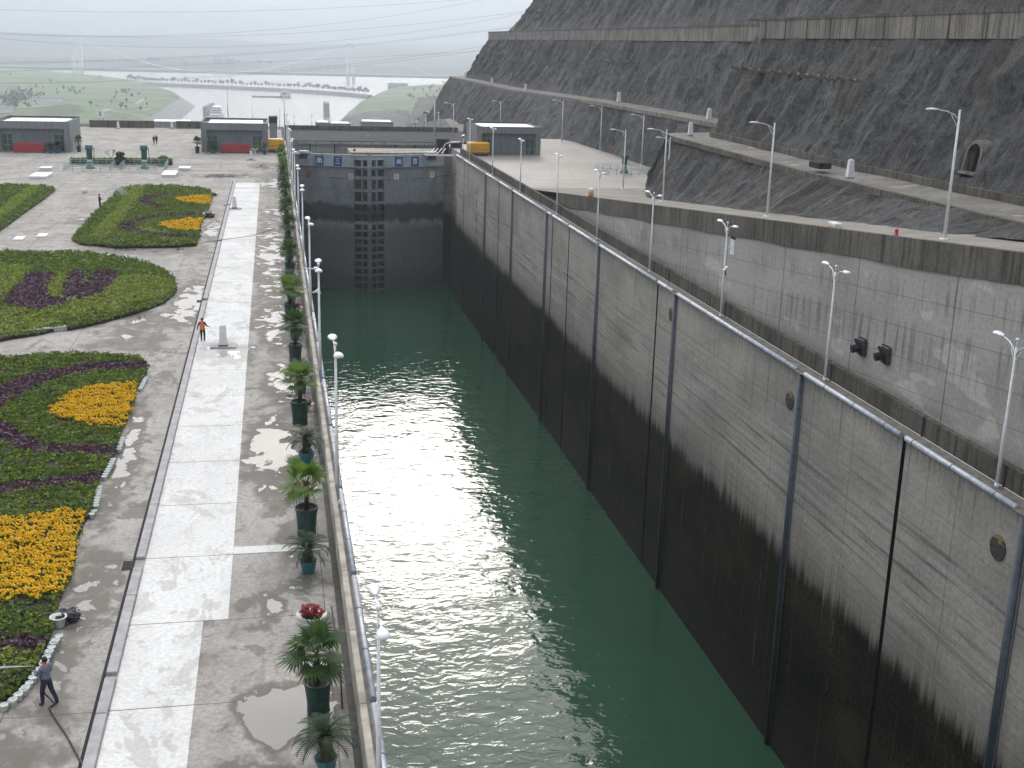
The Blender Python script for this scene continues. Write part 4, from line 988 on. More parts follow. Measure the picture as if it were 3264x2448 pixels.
for (x, y, z, s_, rz, lab) in ((39.6, 66.7, zr(66.7), .95, 0, 'tall road lamp with single arm on the ramp, nearest to the right edge'), (40.2, 95.3, zr(95.3), .95, 0, 'tall road lamp with single arm on the ramp above the small white notice plate'),
        (42.3, 129.8, zr(129.8), .98, .05, 'tall road lamp with single arm at the lower end of the ramp'), (52.8, 182., 0, 1.12, .1, 'road lamp with single arm on the apron at the foot of the near rock slope'),
        (67, 219.5, 0, 1.15, .1, 'road lamp with single arm on the apron behind the green hoist column'), (67, 249.5, 0, 1.15, .1, 'road lamp with single arm at the far right corner of the apron'),
        (64.5, 274., 0, 1.15, .1, 'road lamp with single arm just right of the right apron gatehouse'), (63.2, 345, -3.2, 1.1, .1, 'road lamp with single arm rising behind the roof of the right apron gatehouse'),
        (40.5, 280.4, 0, .98, .1, 'road lamp with single arm on the far bridge end left of the right gatehouse'),
        (46.5, 141.2, zr(141.2), .9, .3, 'road lamp whose head shows beside the white marker at the start of the near berm')):
    if first: L = al; L.location = (x, y, z); L.rotation_euler.z = rz; L.scale = (s_,)*3; L['label'] = lab; first = False
    else: dup(al, (x, y, z), rz, lab, s_)

def post_camera(x, y, z, h, lab):
    t = thing('security_camera', lab, 'security camera', (x, y, z), 0, 'security cameras on posts')
    mb = MB(); mb.tube([(0, 0, 0), (0, 0, h)], .06, 8); mb.build('post', M['white'], t)
    mb = MB(); mb.tube([(0, 0, h), (0, 0, h+.25)], .09, 8); mb.box((-.08, -.08, h-.2), (.08, .08, h)); mb.build('bracket', M['pipe_dark'], t)
    mb = MB(); mb.bar((-.35, -.5, h+.25), (.25, .35, h+.42), .2, .18); mb.build('camera', M['white'], t)
p = P(*zc(738, 640), x=35.75); post_camera(35.75, p.y, 0, p.z, 'white security camera on a short post beside the third right wall lamp')
p = P(*z3(170, 960), x=36.2); post_camera(36.2, p.y, 0, p.z-.2, 'white security camera on a thin post before the right yellow cabin')
t = thing('loudspeaker', 'grey horn loudspeaker on the fourth lamp post of the left lock edge', 'loudspeaker', (2.52, 93, 2.2))
mb = MB(); vs = []; mb.M = Matrix.Rotation(R(75), 4, 'Y')
mb.lathe([(.06, -.1), (.08, .1), (.16, .3), (.32, .5), (.34, .52), (.28, .50)], 14, (0, 0, .25)); mb.build('horn', M['white'], t)
mb = MB(); mb.tube([(-.1, 0, 0), (.3, 0, 0)], .05, 6); mb.build('bracket', M['pipe_dark'], t)
t = thing('spotlight_bar', 'small white spotlight arm on the fourth lamp post of the left lock edge', 'spotlight', (2.52, 93, 4.1))
mb = MB(); mb.tube([(-.35, 0, 0), (.45, 0, 0)], .06, 6); mb.build('arm', M['white'], t); mb = MB(); mb.bbox((.3, -.15, -.1), (.6, .15, .12), .03); mb.build('lamp', M['white'], t)

# ================================================================== MARKERS, SLABS, SMALL THINGS
def marker(x, y, z, s_, lab, base=True):
    t = thing('survey_marker', lab, 'survey marker', (x, y, z), 0, 'white survey pillars')
    mb = MB(); a, b, h = .30*s_, .20*s_, 1.55*s_; z0 = .12 if base else 0
    vs = [(i*k, j*k, zz) for zz, k in ((z0+.08, a), (h, b), (h+.06, b*.8)) for i, j in ((-1, -1), (1, -1), (1, 1), (-1, 1))]
    mb.add(vs, [(q*4+i, q*4+(i+1) % 4, q*4+4+(i+1) % 4, q*4+4+i) for q in range(2) for i in range(4)]+[(8, 9, 10, 11)])
    mb.tube([(0, 0, h), (0, 0, h+.16)], .03, 6); mb.build('pillar', M['marker'], t)
    mb = MB(); mb.bbox((-.33*s_, -.33*s_, z0), (.33*s_, .33*s_, z0+.09), .02); mb.build('plinth', M['gatedark'], t)
    if base:
        mb = MB(); mb.bbox((-.9, -.55, .006), (.9, .55, .12), .02); mb.build('slab', M['kerb'], t)
        mb = MB()
        for i in (-.07, .07):
            for j in range(3): mb.box((i-.015, -.275+j*.017, .65+j*.17), (i+.015, -.24+j*.017, .68+j*.17))
        mb.build('bolt', M['pipe_dark'], t)
marker(-3.8, 85.2, 0, 1.0, 'white survey pillar on the walkway just right of the person in an orange vest')
marker(-5.0, 158.2, 0, 1.0, 'white survey pillar on the far walkway level with the striped flower bed')
marker(-3.9, 223.4, 0, 1.0, 'white survey pillar before the red container of the plaza gatehouse')
marker(-34.9, 297, 0, 1.0, 'white survey pillar before the far plaza parapet at left', False)
marker(-23.1, 299, 0, 1.0, 'white survey pillar standing in the gap of the far plaza parapet')
p = P(*z4(845, 1182), z=11.0); marker(p.x, p.y, 11.05, .95, 'white survey pillar midway along the near berm path', False)
p = P(*z3(1770, 955), x=49.5); marker(p.x, p.y, p.z, .95, 'white survey pillar at the start of the near berm path', False)
for i, q in enumerate(((370, 590), (608, 642), (1265, 717), (1900, 850), (183, 545))):
    p = P(*z3(*q), x=73.2); marker(p.x, p.y, p.z-.1, 1.35, f'white survey pillar on the far berm path, {("second from its far end", "third from its far end", "above the apron lamps", "where it meets the near rock", "at its far end")[i]}', False)
for i, (x, y, w_, d_, lab) in enumerate(((-34.3, 193.6, 2.4, 5.5, 'large white hatch slab at the far left of the plaza'), (-15.9, 197.5, 2.0, 6.0, 'large white hatch slab below the right hoist railing'), (-35.3, 204.3, 1.7, 2.2, 'small grey topped hatch slab behind the large left hatch'), (-14.2, 206., 1.7, 3., 'small grey topped hatch slab right of the hoist railings'))):
    t = thing('hatch_slab', lab, 'hatch', (x, y, 0), 0, 'white hatch slabs on the plaza')
    mb = MB(); mb.bbox((-w_/2, -d_/2, .004), (w_/2, d_/2, .34), .03); mb.build('curb', M['marker'], t)
    mb = MB(); mb.bbox((-w_/2-.05, -d_/2-.05, .342), (w_/2+.05, d_/2+.05, .42), .02); mb.build('lid', M['roofwhite'], t)
for i, (q, lab) in enumerate(((z5(640, 272), 'white plastic bucket upside down on the plaza near the far sprayer'), (z5(320, 595), 'small pale floor plate left of the striped flower bed'), (z5(145, 618), 'smaller pale floor plate at the left of the plaza'))):
    p = P(*q, z=0)
    if i == 0: t = thing('bucket', lab, 'bucket', p); mb = MB(); mb.lathe([(.38, .004), (.30, .35), (.2, .55), (.05, .56)], 14); mb.build('shell', M['potwhite'], t)
    else: t = thing('floor_plate', lab, 'floor plate', p, 0, 'pale floor plates'); mb = MB(); mb.bbox((-.5, -1.1, .004), (.5, 1.1, .10), .02); mb.build('plate', M['marker'], t)
p = P(*z4(740, 1510), x=38.4); mb = MB(); mb.bbox((-.3, -.55, 0), (.3, .55, .34), .04); o = mb.build('cable_box', M['marker']); o.location = (38.5, p.y, zr(p.y)+.02); tag(o, 'white box with orange foot on the ramp coping', 'box')
mb = MB(); mb.box((-.31, -.4, .004), (.31, .4, .12)); c = mb.build('foot', M['orange'], o)
p = P(*z4(1142, 1578), x=38.4); t = thing('hydrant', 'small red hydrant on the edge of the ramp road', 'hydrant', (38.5, p.y, zr(p.y)+.02)); mb = MB(); mb.lathe([(.16, 0), (.16, .06), (.10, .08), (.10, .28), (.14, .30), (.10, .38), (.03, .42)], 10); mb.tube([(0, -.16, .22), (0, .16, .22)], .05, 8); mb.build('body', M['redpaint'], t)
p = P(*zw(1146, 285), x=38.2); t = thing('traffic_barrel', 'white and orange barrel on the ramp coping near its foot', 'barrel', (38.2, p.y, zr(p.y)+.02)); mb = MB(); mb.lathe([(.35, 0), (.35, .4), (.33, .42)], 12); mb.build('lower_band', M['orange'], t); mb = MB(); mb.lathe([(.33, .42), (.33, .95), (.25, 1.0)], 12); mb.build('upper_band', M['marker'], t)
p = P(*z4(650, 1110), z=11.1); t = thing('concrete_block', 'dark concrete block lying on the near berm path', 'block', (p.x, p.y, 11.1)); mb = MB(); mb.bbox((-.6, -1.1, 0), (.6, 1.1, .55), .05); mb.build('block', M['girderdark'], t)
for i in range(14):
    f = i/13; q = z4(105+f*840, 440+f*85); yy = P(*q, x=55.8).y
    pt = P(*q, x=55.9)
    t = thing('anchor_block', f'pale anchor block jutting from the near rock slope, {ORD[i]} from the left of its row', 'anchor block', (pt.x-.15, pt.y, pt.z), 0, 'anchor blocks in the near rock slope')
    mb = MB(); mb.bar((.9, 0, -.5), (-.55-.3*random.random(), 0, .0), .42+.2*random.random(), .22); mb.build('block', M['bermwall'], t)
for i in range(16):
    a = (1100+i*23+random.uniform(-4, 4), 415+i*1.4) if i < 12 else (1100+(i-12)*50, 488+random.uniform(-4, 6))
    pt = P(*z3(*a), x=77.6)
    t = thing('anchor_block', f'small anchor block in the far rock slope, {ORD[i] if i < 12 else ORD[i-12]} of the {"upper" if i < 12 else "lower"} row from the left', 'anchor block', pt, 0, 'anchor blocks in the far rock slope')
    mb = MB(); mb.bar((.9, 0, -.5), (-.5-.3*random.random(), 0, 0), .5, .3); mb.build('block', M['bermwall'], t)

# ================================================================== POTTED PLANTS
def fan_palm(seed, mat, nl=15, R_=.68, trunk=.85, name='fan_palm'):
    rs = random.Random(seed)
    t = thing(name, 'x', 'palm', (0, 0, 0))
    mb = MB(); mb.lathe([(.27, .004), (.30, .05), (.29, .3), (.33, .75), (.37, .93), (.38, .95), (.345, .95), (.33, .86)], 18); po = mb.build('pot', M['potgreen'], t)
    mb = MB(); mb.lathe([(.332, .84), (.2, .87), (.02, .88)], 16); mb.build('soil', M['soil'], po)
    mb = MB(); mb.tube([(0, 0, .86), (rs.uniform(-.05, .05), rs.uniform(-.05, .05), .86+trunk*.5), (rs.uniform(-.06, .06), rs.uniform(-.06, .06), .86+trunk)], [.085, .07, .06], 9)
    for k in range(26):
        a = rs.uniform(0, 6.28); z = .86+trunk*rs.uniform(.05, 1); mb.bar((.05*math.cos(a), .05*math.sin(a), z), (.13*math.cos(a), .13*math.sin(a), z+.10), .03, .015)
    mb.build('trunk', M['bark'], t)
    top = Vector((0, 0, .86+trunk)); mb = MB()
    for k in range(nl):
        az_ = k*2.4+rs.uniform(-.3, .3); el = R(78-110*(k/(nl-1))+rs.uniform(-8, 8)) if nl > 1 else 0
        d = Vector((math.cos(az_)*math.cos(el), math.sin(az_)*math.cos(el), math.sin(el)))
        L = rs.uniform(.34, .52); q = top+d*L; mb.tube([top, top+d*L*.5+Vector((0, 0, .03)), q], [.014, .011, .009], 4, cap=False)
        side = d.cross(Vector((0, 0, 1)));  side = side.normalized() if side.length > .1 else Vector((1, 0, 0))
        nr = side.cross(d).normalized(); tilt = R(rs.uniform(-18, 14)); f = (d*math.cos(tilt)-nr*math.sin(tilt)).normalized(); nr = side.cross(f).normalized()
        ns = 19; rr = R_*rs.uniform(.82, 1.08)
        for j in range(ns):
            a = R(-118+236*j/(ns-1)); dv = f*math.cos(a)+side*math.sin(a); sv = nr.cross(dv)
            l = rr*(1-.28*abs(a)/2.06)*rs.uniform(.9, 1.05); w_ = l*.062
            m1 = q+dv*l*.55+nr*.015; m2 = q+dv*l-Vector((0, 0, l*rs.uniform(.08, .3)))
            mb.add([q-sv*.006, q+sv*.006, m1+sv*w_, m1-sv*w_, m2], [(0, 1, 2, 3), (3, 2, 4)])
    mb.build('fronds', mat, t)
    return t
def cycad(seed, nf=30, L_=.95, potm='potblue', trunk=.35):
    rs = random.Random(seed)
    t = thing('cycad', 'x', 'cycad', (0, 0, 0))
    mb = MB(); mb.lathe([(.19, .004), (.21, .04), (.27, .36), (.30, .40), (.31, .42), (.275, .42), (.26, .36)], 18); po = mb.build('pot', M[potm], t)
    mb = MB(); mb.lathe([(.262, .35), (.15, .38), (.02, .39)], 14); mb.build('soil', M['soil'], po)
    mb = MB(); mb.lathe([(.13, .36), (.15, .5), (.14, .38+trunk), (.08, .44+trunk), (.02, .47+trunk)], 12)
    for k in range(30):
        a = rs.uniform(0, 6.28); z = .4+trunk*rs.random(); mb.bar((.12*math.cos(a), .12*math.sin(a), z), (.19*math.cos(a), .19*math.sin(a), z+.07), .05, .02)
    mb.build('trunk', M['bark'], t)
    top = Vector((0, 0, .42+trunk)); mb = MB()
    for k in range(nf):
        az_ = k*2.399+rs.uniform(-.2, .2); el0 = R(82-72*(k/nf)**.9); L = L_*rs.uniform(.82, 1.05)
        pts = []; p = top.copy(); el = el0; n = 9
        for j in range(n+1):
            pts.append(p.copy()); d = Vector((math.cos(az_)*math.cos(el), math.sin(az_)*math.cos(el), math.sin(el))); p = p+d*L/n; el -= R(7.5+3*j*.4)
        mb.tube(pts, [.012]*(n)+[.004], 4, cap=False)
        side = Vector((-math.sin(az_), math.cos(az_), 0))
        for j in range(1, n+1):
            for h in (0, .5):
                if j == n and h: continue
                a = pts[j].lerp(pts[min(j+1, n)], h); tg = (pts[min(j+1, n)]-pts[j-1]).normalized()
                l = .19*math.sin(math.pi*min(1, (j+h)/n*.86+.14))+.03
                for sg in (-1, 1):
                    dv = (side*sg*.86+tg*.5+Vector((0, 0, .16))).normalized(); b = a+dv*l; wv = tg*.014
                    mb.add([a-wv, a+wv, b+wv*.3-Vector((0, 0, .02)), b-wv*.3-Vector((0, 0, .02))], [(0, 1, 2, 3)])
    mb.build('fronds', M['cycad'], t)
    return t
def poinsettia(seed):
    rs = random.Random(seed); t = thing('poinsettia_bowl', 'x', 'potted flower', (0, 0, 0))
    mb = MB(); mb.lathe([(.22, .004), (.24, .03), (.20, .09), (.34, .22), (.50, .40), (.53, .43), (.50, .43), (.44, .38)], 20); mb.build('bowl', M['potwhite'], t)
    mb = MB(); mb.lathe([(.45, .36), (.25, .40), (.02, .42)], 14); mb.build('soil', M['soil'], t)
    mb = MB()
    for k in range(70):
        a = rs.uniform(0, 6.28); r = .42*rs.random()**.5; c = Vector((r*math.cos(a), r*math.sin(a), .44+.26*(1-r/.5)+rs.uniform(-.03, .08)))
        mb.tube([(c.x*.8, c.y*.8, .38), c], .008, 4, mi=1, cap=False)
        for j in range(8):
            b = j*.785+rs.uniform(-.2, .2); d = Vector((math.cos(b), math.sin(b), rs.uniform(.1, .9))).normalized(); s_ = Vector((-math.sin(b), math.cos(b), 0))*.028; l = rs.uniform(.09, .15)
            mb.add([c, c+d*l*.5+s_, c+d*l, c+d*l*.5-s_], [(0, 1, 2, 3)], 0 if rs.random() > .12 else 1)
    mb.build('leaves', [M['redleaf'], M['bedgreen']], t)
    return t
palms = [fan_palm(1, M['palm'], 16), fan_palm(2, M['palmlight'], 14, .66), fan_palm(3, M['palm'], 18, .6, 1.05), fan_palm(8, M['palmlight'], 15, .6, .95)]
cycs = [cycad(4), cycad(5, 26, .85), cycad(6, 34, 1.0, 'potblue', .5)]
poin = poinsettia(7)
used = set()
ROW = [  # x, y, kind, variant, scale, label
 (1.1, 32.15, 'c', 2, 1.05, 'dark green cycad at the bottom edge of the photo in the palm row'),
 (.98, 35.5, 'p', 0, 1.03, 'nearest fan palm, dark green pot standing in a puddle below the red leaved bowl'),
 (.95, 41.7, 'r', 0, 1.0, 'nearest white bowl of red leaves in the palm row'),
 (.98, 46.5, 'c', 0, 1.0, 'cycad in a blue pot beside a small round puddle, between two fan palms'),
 (1.02, 50.4, 'p', 1, 1.05, 'bright fan palm in a dark green pot, second palm from the near end'),
 (1.0, 54.6, 'r', 0, .95, 'white bowl of red leaves hidden behind the second fan palm'),
 (1.25, 59.9, 'c', 1, 1.05, 'cycad in a teal pot reflected in the large puddle'),
 (1.1, 66.6, 'p', 3, 1.05, 'yellow green fan palm in a dark green pot, third palm from the near end'),
 (1.45, 69.2, 'r', 0, .85, 'white bowl behind the third fan palm of the row'),
 (1.3, 73.0, 'c', 2, .95, 'dark cycad just beyond the third fan palm'),
 (1.1, 80.5, 'p', 2, 1.02, 'dark fan palm in a green pot beside the wet joint, fourth palm of the row'),
 (1.2, 87.0, 'c', 1, 1.05, 'dark cycad between the fourth and fifth fan palms'),
 (1.0, 93.5, 'p', 1, 1.05, 'bright fan palm level with the loudspeaker post, fifth palm of the row'),
 (1.45, 96.5, 'r', 0, .8, 'white bowl behind the fifth fan palm of the row'),
 (1.15, 100.5, 'c', 0, 1.15, 'cycad just beyond the fifth fan palm'),
 (1.2, 111.9, 'p', 0, 1.05, 'fan palm beside scattered puddles, sixth palm of the row'),
 (1.5, 116, 'r', 0, .8, 'white bowl beyond the sixth fan palm of the row'),
 (1.3, 127.5, 'p', 2, 1.05, 'fan palm level with the far end of the round flower bed, seventh of the row'),
 (1.3, 143.3, 'p', 0, 1.05, 'fan palm where the thin cable reaches the row, eighth of the row'),
 (1.4, 150, 'r', 0, .9, 'white bowl of red leaves beyond the eighth fan palm'),
 (1.4, 159.2, 'p', 2, 1.02, 'fan palm behind a red leaved bowl, ninth of the row'),
 (1.1, 105, 'c', 2, .95, 'dark cycad before the sixth fan palm of the row'),
 (1.3, 119.5, 'c', 0, 1.1, 'cycad before the seventh fan palm of the row'),
 (1.35, 135, 'c', 1, 1.1, 'cycad just beyond the seventh fan palm of the row'),
 (1.4, 153.5, 'c', 2, .9, 'dark cycad before the ninth fan palm of the row'),
 (1.45, 163, 'c', 0, 1.0, 'cycad just beyond the ninth fan palm of the row'),
 (1.45, 171.5, 'c', 1, 1.1, 'cycad just before the tenth fan palm of the row'),
 (1.45, 188, 'c', 2, .95, 'dark cycad before the eleventh fan palm of the row'),
 (1.4, 196.5, 'c', 0, 1.1, 'cycad before the twelfth fan palm of the row'),
 (1.4, 205.5, 'c', 1, 1.1, 'cycad just beyond the twelfth fan palm of the row'),
 (1.4, 167, 'r', 0, .9, 'white bowl of red leaves beyond the ninth fan palm'),
 (1.45, 176, 'p', 0, 1.05, 'fan palm at the end of the pale walkway, tenth of the row'),
 (1.4, 184, 'c', 0, 1.1, 'cycad by the long puddle at the end of the pale walkway'),
 (1.4, 192, 'p', 1, 1.05, 'fan palm beyond the pale walkway, eleventh of the row'),
 (1.3, 201, 'p', 3, 1.1, 'fan palm close before the yellow cabin, twelfth of the row'),
 (1.3, 210, 'p', 2, 1.0, 'fan palm before the yellow cabin, last but one of the row'),
 (1.3, 219, 'p', 1, 1.0, 'fan palm against the yellow cabin, last of the row'),
 (-1.6, 234.5, 'p', 0, .8, 'fan palm standing alone left of the yellow cabin by the plaza gatehouse'),
 (-11.0, 235.5, 'c', 0, 1.5, 'cycad before the left glass door of the plaza gatehouse'),
 (-13.9, 236.5, 'p', 0, 1.1, 'fan palm at the left corner of the plaza gatehouse'),
 (-38.0, 233.5, 'c', 1, 1.5, 'cycad right of the red container of the far left gatehouse'),
 (-39.3, 233.2, 'c', 0, 1.3, 'smaller cycad touching the red container of the far left gatehouse'),
 (-34.9, 236.5, 'p', 2, 1.0, 'fan palm at the right corner of the far left gatehouse'),
]
for x, y, k, v, s_, lab in ROW:
    src = palms[v] if k == 'p' else cycs[v] if k == 'c' else poin
    grp = {'p': 'fan palms in pots', 'c': 'cycads in pots', 'r': 'white bowls of red leaves'}[k]
    rz = random.uniform(0, 6.28)
    if src not in used: used.add(src); src.location = (x, y, .003); src.rotation_euler.z = rz; src.scale = (s_,)*3; o = src; o['label'] = lab
    else: o = dup(src, (x, y, .003), rz, lab, s_)
    o['group'] = grp; o.rotation_euler.x = random.gauss(0, .025); o.rotation_euler.y = random.gauss(0, .025); s_ *= random.uniform(.93, 1.07); o.scale = (s_*{'p': 1.12, 'c': 1.2, 'r': 1.05}[k]*(1.12 if 95 <= y < 230 else 1.2 if 48 < y < 95 else 1.),)*3
p = P(*z1(1797, 1085), z=0); t = thing('planter_urn', 'white pedestal planter before the right door of the plaza gatehouse', 'planter', (p.x, p.y, .003)); mb = MB(); mb.lathe([(.35, 0), (.25, .1), (.18, .4), (.3, .6), (.75, .9), (.78, .95), (.7, .95), (.6, .88)], 16); mb.build('bowl', M['potwhite'], t)
mb = MB(); mb.lathe([(.6, .85), (.3, .95), (.02, 1.0)], 12); mb.build('soil', M['soil'], t)

# ================================================================== FLOWER BEDS
def G(pts, f): return [tuple(P(*f(*q), z=.3))[:2] for q in pts]
def inside(X, Y, poly):
    r = np.zeros(X.shape, bool); n = len(poly); j = n-1
    for i in range(n):
        xi, yi = poly[i]; xj, yj = poly[j]
        if yi != yj:
            c = ((yi > Y) != (yj > Y)) & (X < (xj-xi)*(Y-yi)/(yj-yi)+xi); r ^= c
        j = i
    return r
def band(pts, w_):
    """ribbon polygon around a ground polyline"""
    pts = [Vector((*p, 0)) for p in pts]; L_, R_ = [], []
    for i, p in enumerate(pts):
        t_ = (pts[min(i+1, len(pts)-1)]-pts[max(i-1, 0)]).normalized(); n = Vector((-t_.y, t_.x, 0))
        L_.append(tuple((p+n*w_/2))[:2]); R_.append(tuple((p-n*w_/2))[:2])
    return L_+R_[::-1]
def quads_obj(name, C, A, B, m, parent):
    n = len(C); V = np.empty((n, 4, 3)); V[:, 0] = C-A; V[:, 1] = C+B*.55; V[:, 2] = C+A; V[:, 3] = C-B*.55
    me = bpy.data.meshes.new(name); me.vertices.add(4*n); me.loops.add(4*n); me.polygons.add(n)
    me.vertices.foreach_set('co', (V.reshape(-1, 3)-np.array(parent.location)).ravel())
    me.loops.foreach_set('vertex_index', np.arange(4*n, dtype=np.int32)); me.polygons.foreach_set('loop_start', np.arange(0, 4*n, 4, dtype=np.int32))
    me.materials.append(m); me.update(calc_edges=True); me.validate()
    o = bpy.data.objects.new(name, me); COL.objects.link(o); o.parent = parent; o['kind'] = 'stuff'; return o
def nrmz(v): return v/np.linalg.norm(v, axis=1, keepdims=True)
def bed(label, outline, zones, sp, size, hgt=.36, nq=6):
    ROWP = sp*4.2
    xs = [p[0] for p in outline]; ys_ = [p[1] for p in outline]
    t = thing('flower_bed', label, 'flower bed', (sum(xs)/len(xs), sum(ys_)/len(ys_), .004), 0, 'flower beds on the plaza')
    gx, gy = np.meshgrid(np.arange(min(xs), max(xs), sp), np.arange(min(ys_), max(ys_), sp)); X = gx.ravel(); Y = gy.ravel()
    X = X+rng.uniform(-.4, .4, X.shape)*sp; Y = Y+rng.uniform(-.25, .25, Y.shape)*sp
    k = inside(X, Y, outline); X, Y = X[k], Y[k]; ty = np.zeros(X.shape, int)
    jx = X+rng.normal(0, sp*.55, X.shape); jy = Y+rng.normal(0, sp*.55, Y.shape)
    for poly, ti in zones: ty[inside(jx, jy, poly)] = ti
    # rows of pots make the surface gently ribbed
    nz = np.array([noise.noise((a*.45, b*.45, .5)) for a, b in zip(X, Y)]); lump = np.array([noise.noise((a*1.9, b*1.9, 4.5)) for a, b in zip(X, Y)])
    row = np.abs(((Y/ROWP+.10*nz) % 1.)-.5)*2
    H = hgt*(1+.20*nz+.34*lump)*(1-.30*np.clip((row-.62)/.3, 0, 1))
    keep = ~((row > .80) & (rng.random(X.shape) < .55)) & ~((lump < -.36) & (rng.random(X.shape) < .6))
    X, Y, ty, H = X[keep], Y[keep], ty[keep], H[keep]
    mb = MB(); mb.prism([((p[0]-t.location.x)*.992, (p[1]-t.location.y)*.992) for p in outline], .0, hgt*.55); mb.build('bedding_soil', M['soil'], t)
    for ti, nm, m_, hm in ((0, 'green_leaves', 'bedgreen', 1.), (1, 'light_leaves', 'bedlight', 1.05), (2, 'purple_leaves', 'bedpurple', .95), (3, 'flower_leaves', 'bedgreen', .85)):
        k = np.where(ty == ti)[0]
        if not len(k): continue
        r = np.repeat(k, nq); n = len(r)
        C = np.stack([X[r]+rng.normal(0, sp*.38, n), Y[r]+rng.normal(0, sp*.38, n), H[r]*hm*(1-.55*rng.random(n)**1.6)], 1)
        A = nrmz(np.stack([rng.normal(size=n), rng.normal(size=n), rng.normal(0, .55, n)], 1)); Q = nrmz(rng.normal(size=(n, 3))); B = nrmz(np.cross(A, Q))
        s_ = size*rng.uniform(.55, 1.25, (n, 1)); quads_obj(nm, C, A*s_, B*s_, M[m_], t)
    k = np.where(ty == 3)[0]
    if len(k):
        r = np.repeat(k, 5); n = len(r); keep = rng.random(n) < .85; r = r[keep]; n = len(r)
        cx = X[r]+rng.normal(0, sp*.42, n); cy = Y[r]+rng.normal(0, sp*.42, n); cz = H[r]*.95+rng.uniform(-.02, .08, n)
        # each bloom: three crossed petal discs
        Cs, As, Bs = [], [], []
        for q in range(4):
            a = q*.8+rng.uniform(0, .5, n); rad = (size*.44)*rng.uniform(.8, 1.2, n)
            Av = np.stack([np.cos(a)*rad, np.sin(a)*rad, rng.uniform(-.25, .25, n)*rad], 1); Bv = np.stack([-np.sin(a)*rad, np.cos(a)*rad, rng.uniform(.1, .8, n)*rad], 1)*1.7
            Cs.append(np.stack([cx, cy, cz+q*.012], 1)); As.append(Av); Bs.append(Bv)
        quads_obj('blooms', np.concatenate(Cs), np.concatenate(As), np.concatenate(Bs), M['marigold'], t)
    return t
# near bed
od = G([(1060, 80), (1112, 130), (1115, 175), (1070, 250), (1035, 300), (1020, 400), (960, 540), (920, 620), (900, 700), (850, 830), (760, 960), (720, 1100), (690, 1230), (640, 1300), (580, 1450), (560, 1650)], z6)
od += G([(540, 180), (470, 300), (420, 450), (390, 600), (330, 740), (290, 850), (150, 1010), (60, 1090), (0, 1130)], z7)
od += [(od[-1][0]-2, od[-1][1]-1), (-16.5, 44), (-27, 83.5)] + G([(0, 80), (400, 55), (650, 50), (900, 62)], z6)
zD = [(G([(0, 1350), (60, 1310), (150, 1330), (300, 1275), (480, 1250), (660, 1255), (660, 1290), (590, 1430), (565, 1660)], z6)+G([(545, 190), (470, 335), (250, 375), (0, 385), (-300, 390)], z7)+[tuple(P(*z6(-300, 1400), z=.3))[:2]], 3),
      (G([(370, 490), (430, 430), (520, 370), (750, 310), (900, 290), (1036, 285), (1022, 400), (960, 540), (930, 600), (900, 620), (760, 612), (600, 590), (480, 560), (400, 530)], z6), 3),
      (band(G([(-250, 560), (0, 370), (150, 300), (300, 245), (480, 200), (700, 165), (900, 150), (1150, 150)], z6), 2.1), 2),
      (band(G([(-150, 560), (0, 640), (100, 700), (230, 755), (400, 775), (600, 785), (900, 795)], z6), 1.5), 2),
      (band(G([(-200, 1100), (0, 1075), (200, 1055), (400, 1030), (760, 985)], z6), 1.2), 2),
      (G([(-200, 690), (0, 660), (200, 640), (350, 650), (320, 740), (280, 770), (0, 780), (-200, 800)], z7), 2),
      (G([(-200, 780), (0, 780), (150, 770), (285, 780), (300, 830), (240, 880), (0, 880), (-200, 880)], z7), 1)]
bed('nearest flower bed with large yellow marigold patches and purple arcs beside the watering person', od, zD, .17, .105, .38)
oc = G([(0, 705), (60, 705), (350, 712), (660, 716), (800, 740), (1000, 765), (1120, 800), (1250, 850), (1320, 915), (1342, 980), (1320, 1020), (1250, 1080), (1130, 1130), (1000, 1170), (800, 1225), (640, 1265), (520, 1288), (490, 1275), (300, 1320), (100, 1350), (0, 1370)], z5)
oc += [(-32, 88), (-34, 127)]
zC = [(G([(905, 900), (1000, 890), (1250, 905), (1335, 980), (1200, 1060), (800, 1160), (500, 1230), (320, 1160), (560, 1100), (800, 1010)], z5), 1),
      (G([(0, 1140), (300, 1165), (480, 1260), (300, 1300), (0, 1345), (-80, 1340), (-80, 1150)], z5), 1),
      (G([(400, 885), (535, 870), (470, 1020), (600, 1085), (560, 1100), (340, 1055)], z5), 1), (G([(0, 800), (250, 830), (180, 890), (100, 1000), (0, 1060), (-100, 1000)], z5), 1),
      (G([(205, 880), (412, 880), (345, 1050), (560, 1097), (300, 1158), (150, 1150), (20, 1085)], z5), 2),
      (G([(530, 868), (665, 862), (630, 950), (700, 990), (800, 1000), (770, 1040), (600, 1085), (455, 1040)], z5), 2), (G([(720, 860), (800, 850), (890, 880), (895, 930), (800, 1000), (700, 985), (660, 960)], z5), 2)]
bed('large rounded flower bed with purple blocks edged in light green', oc, zC, .26, .15, .42, 5)
ob = G([(890, 238), (950, 228), (1000, 222), (1100, 216), (1300, 215), (1500, 226), (1590, 250), (1606, 290), (1570, 400), (1530, 480), (1490, 655), (1300, 668), (900, 672), (600, 648), (540, 615), (560, 585), (640, 500), (700, 430), (850, 300)], z5)
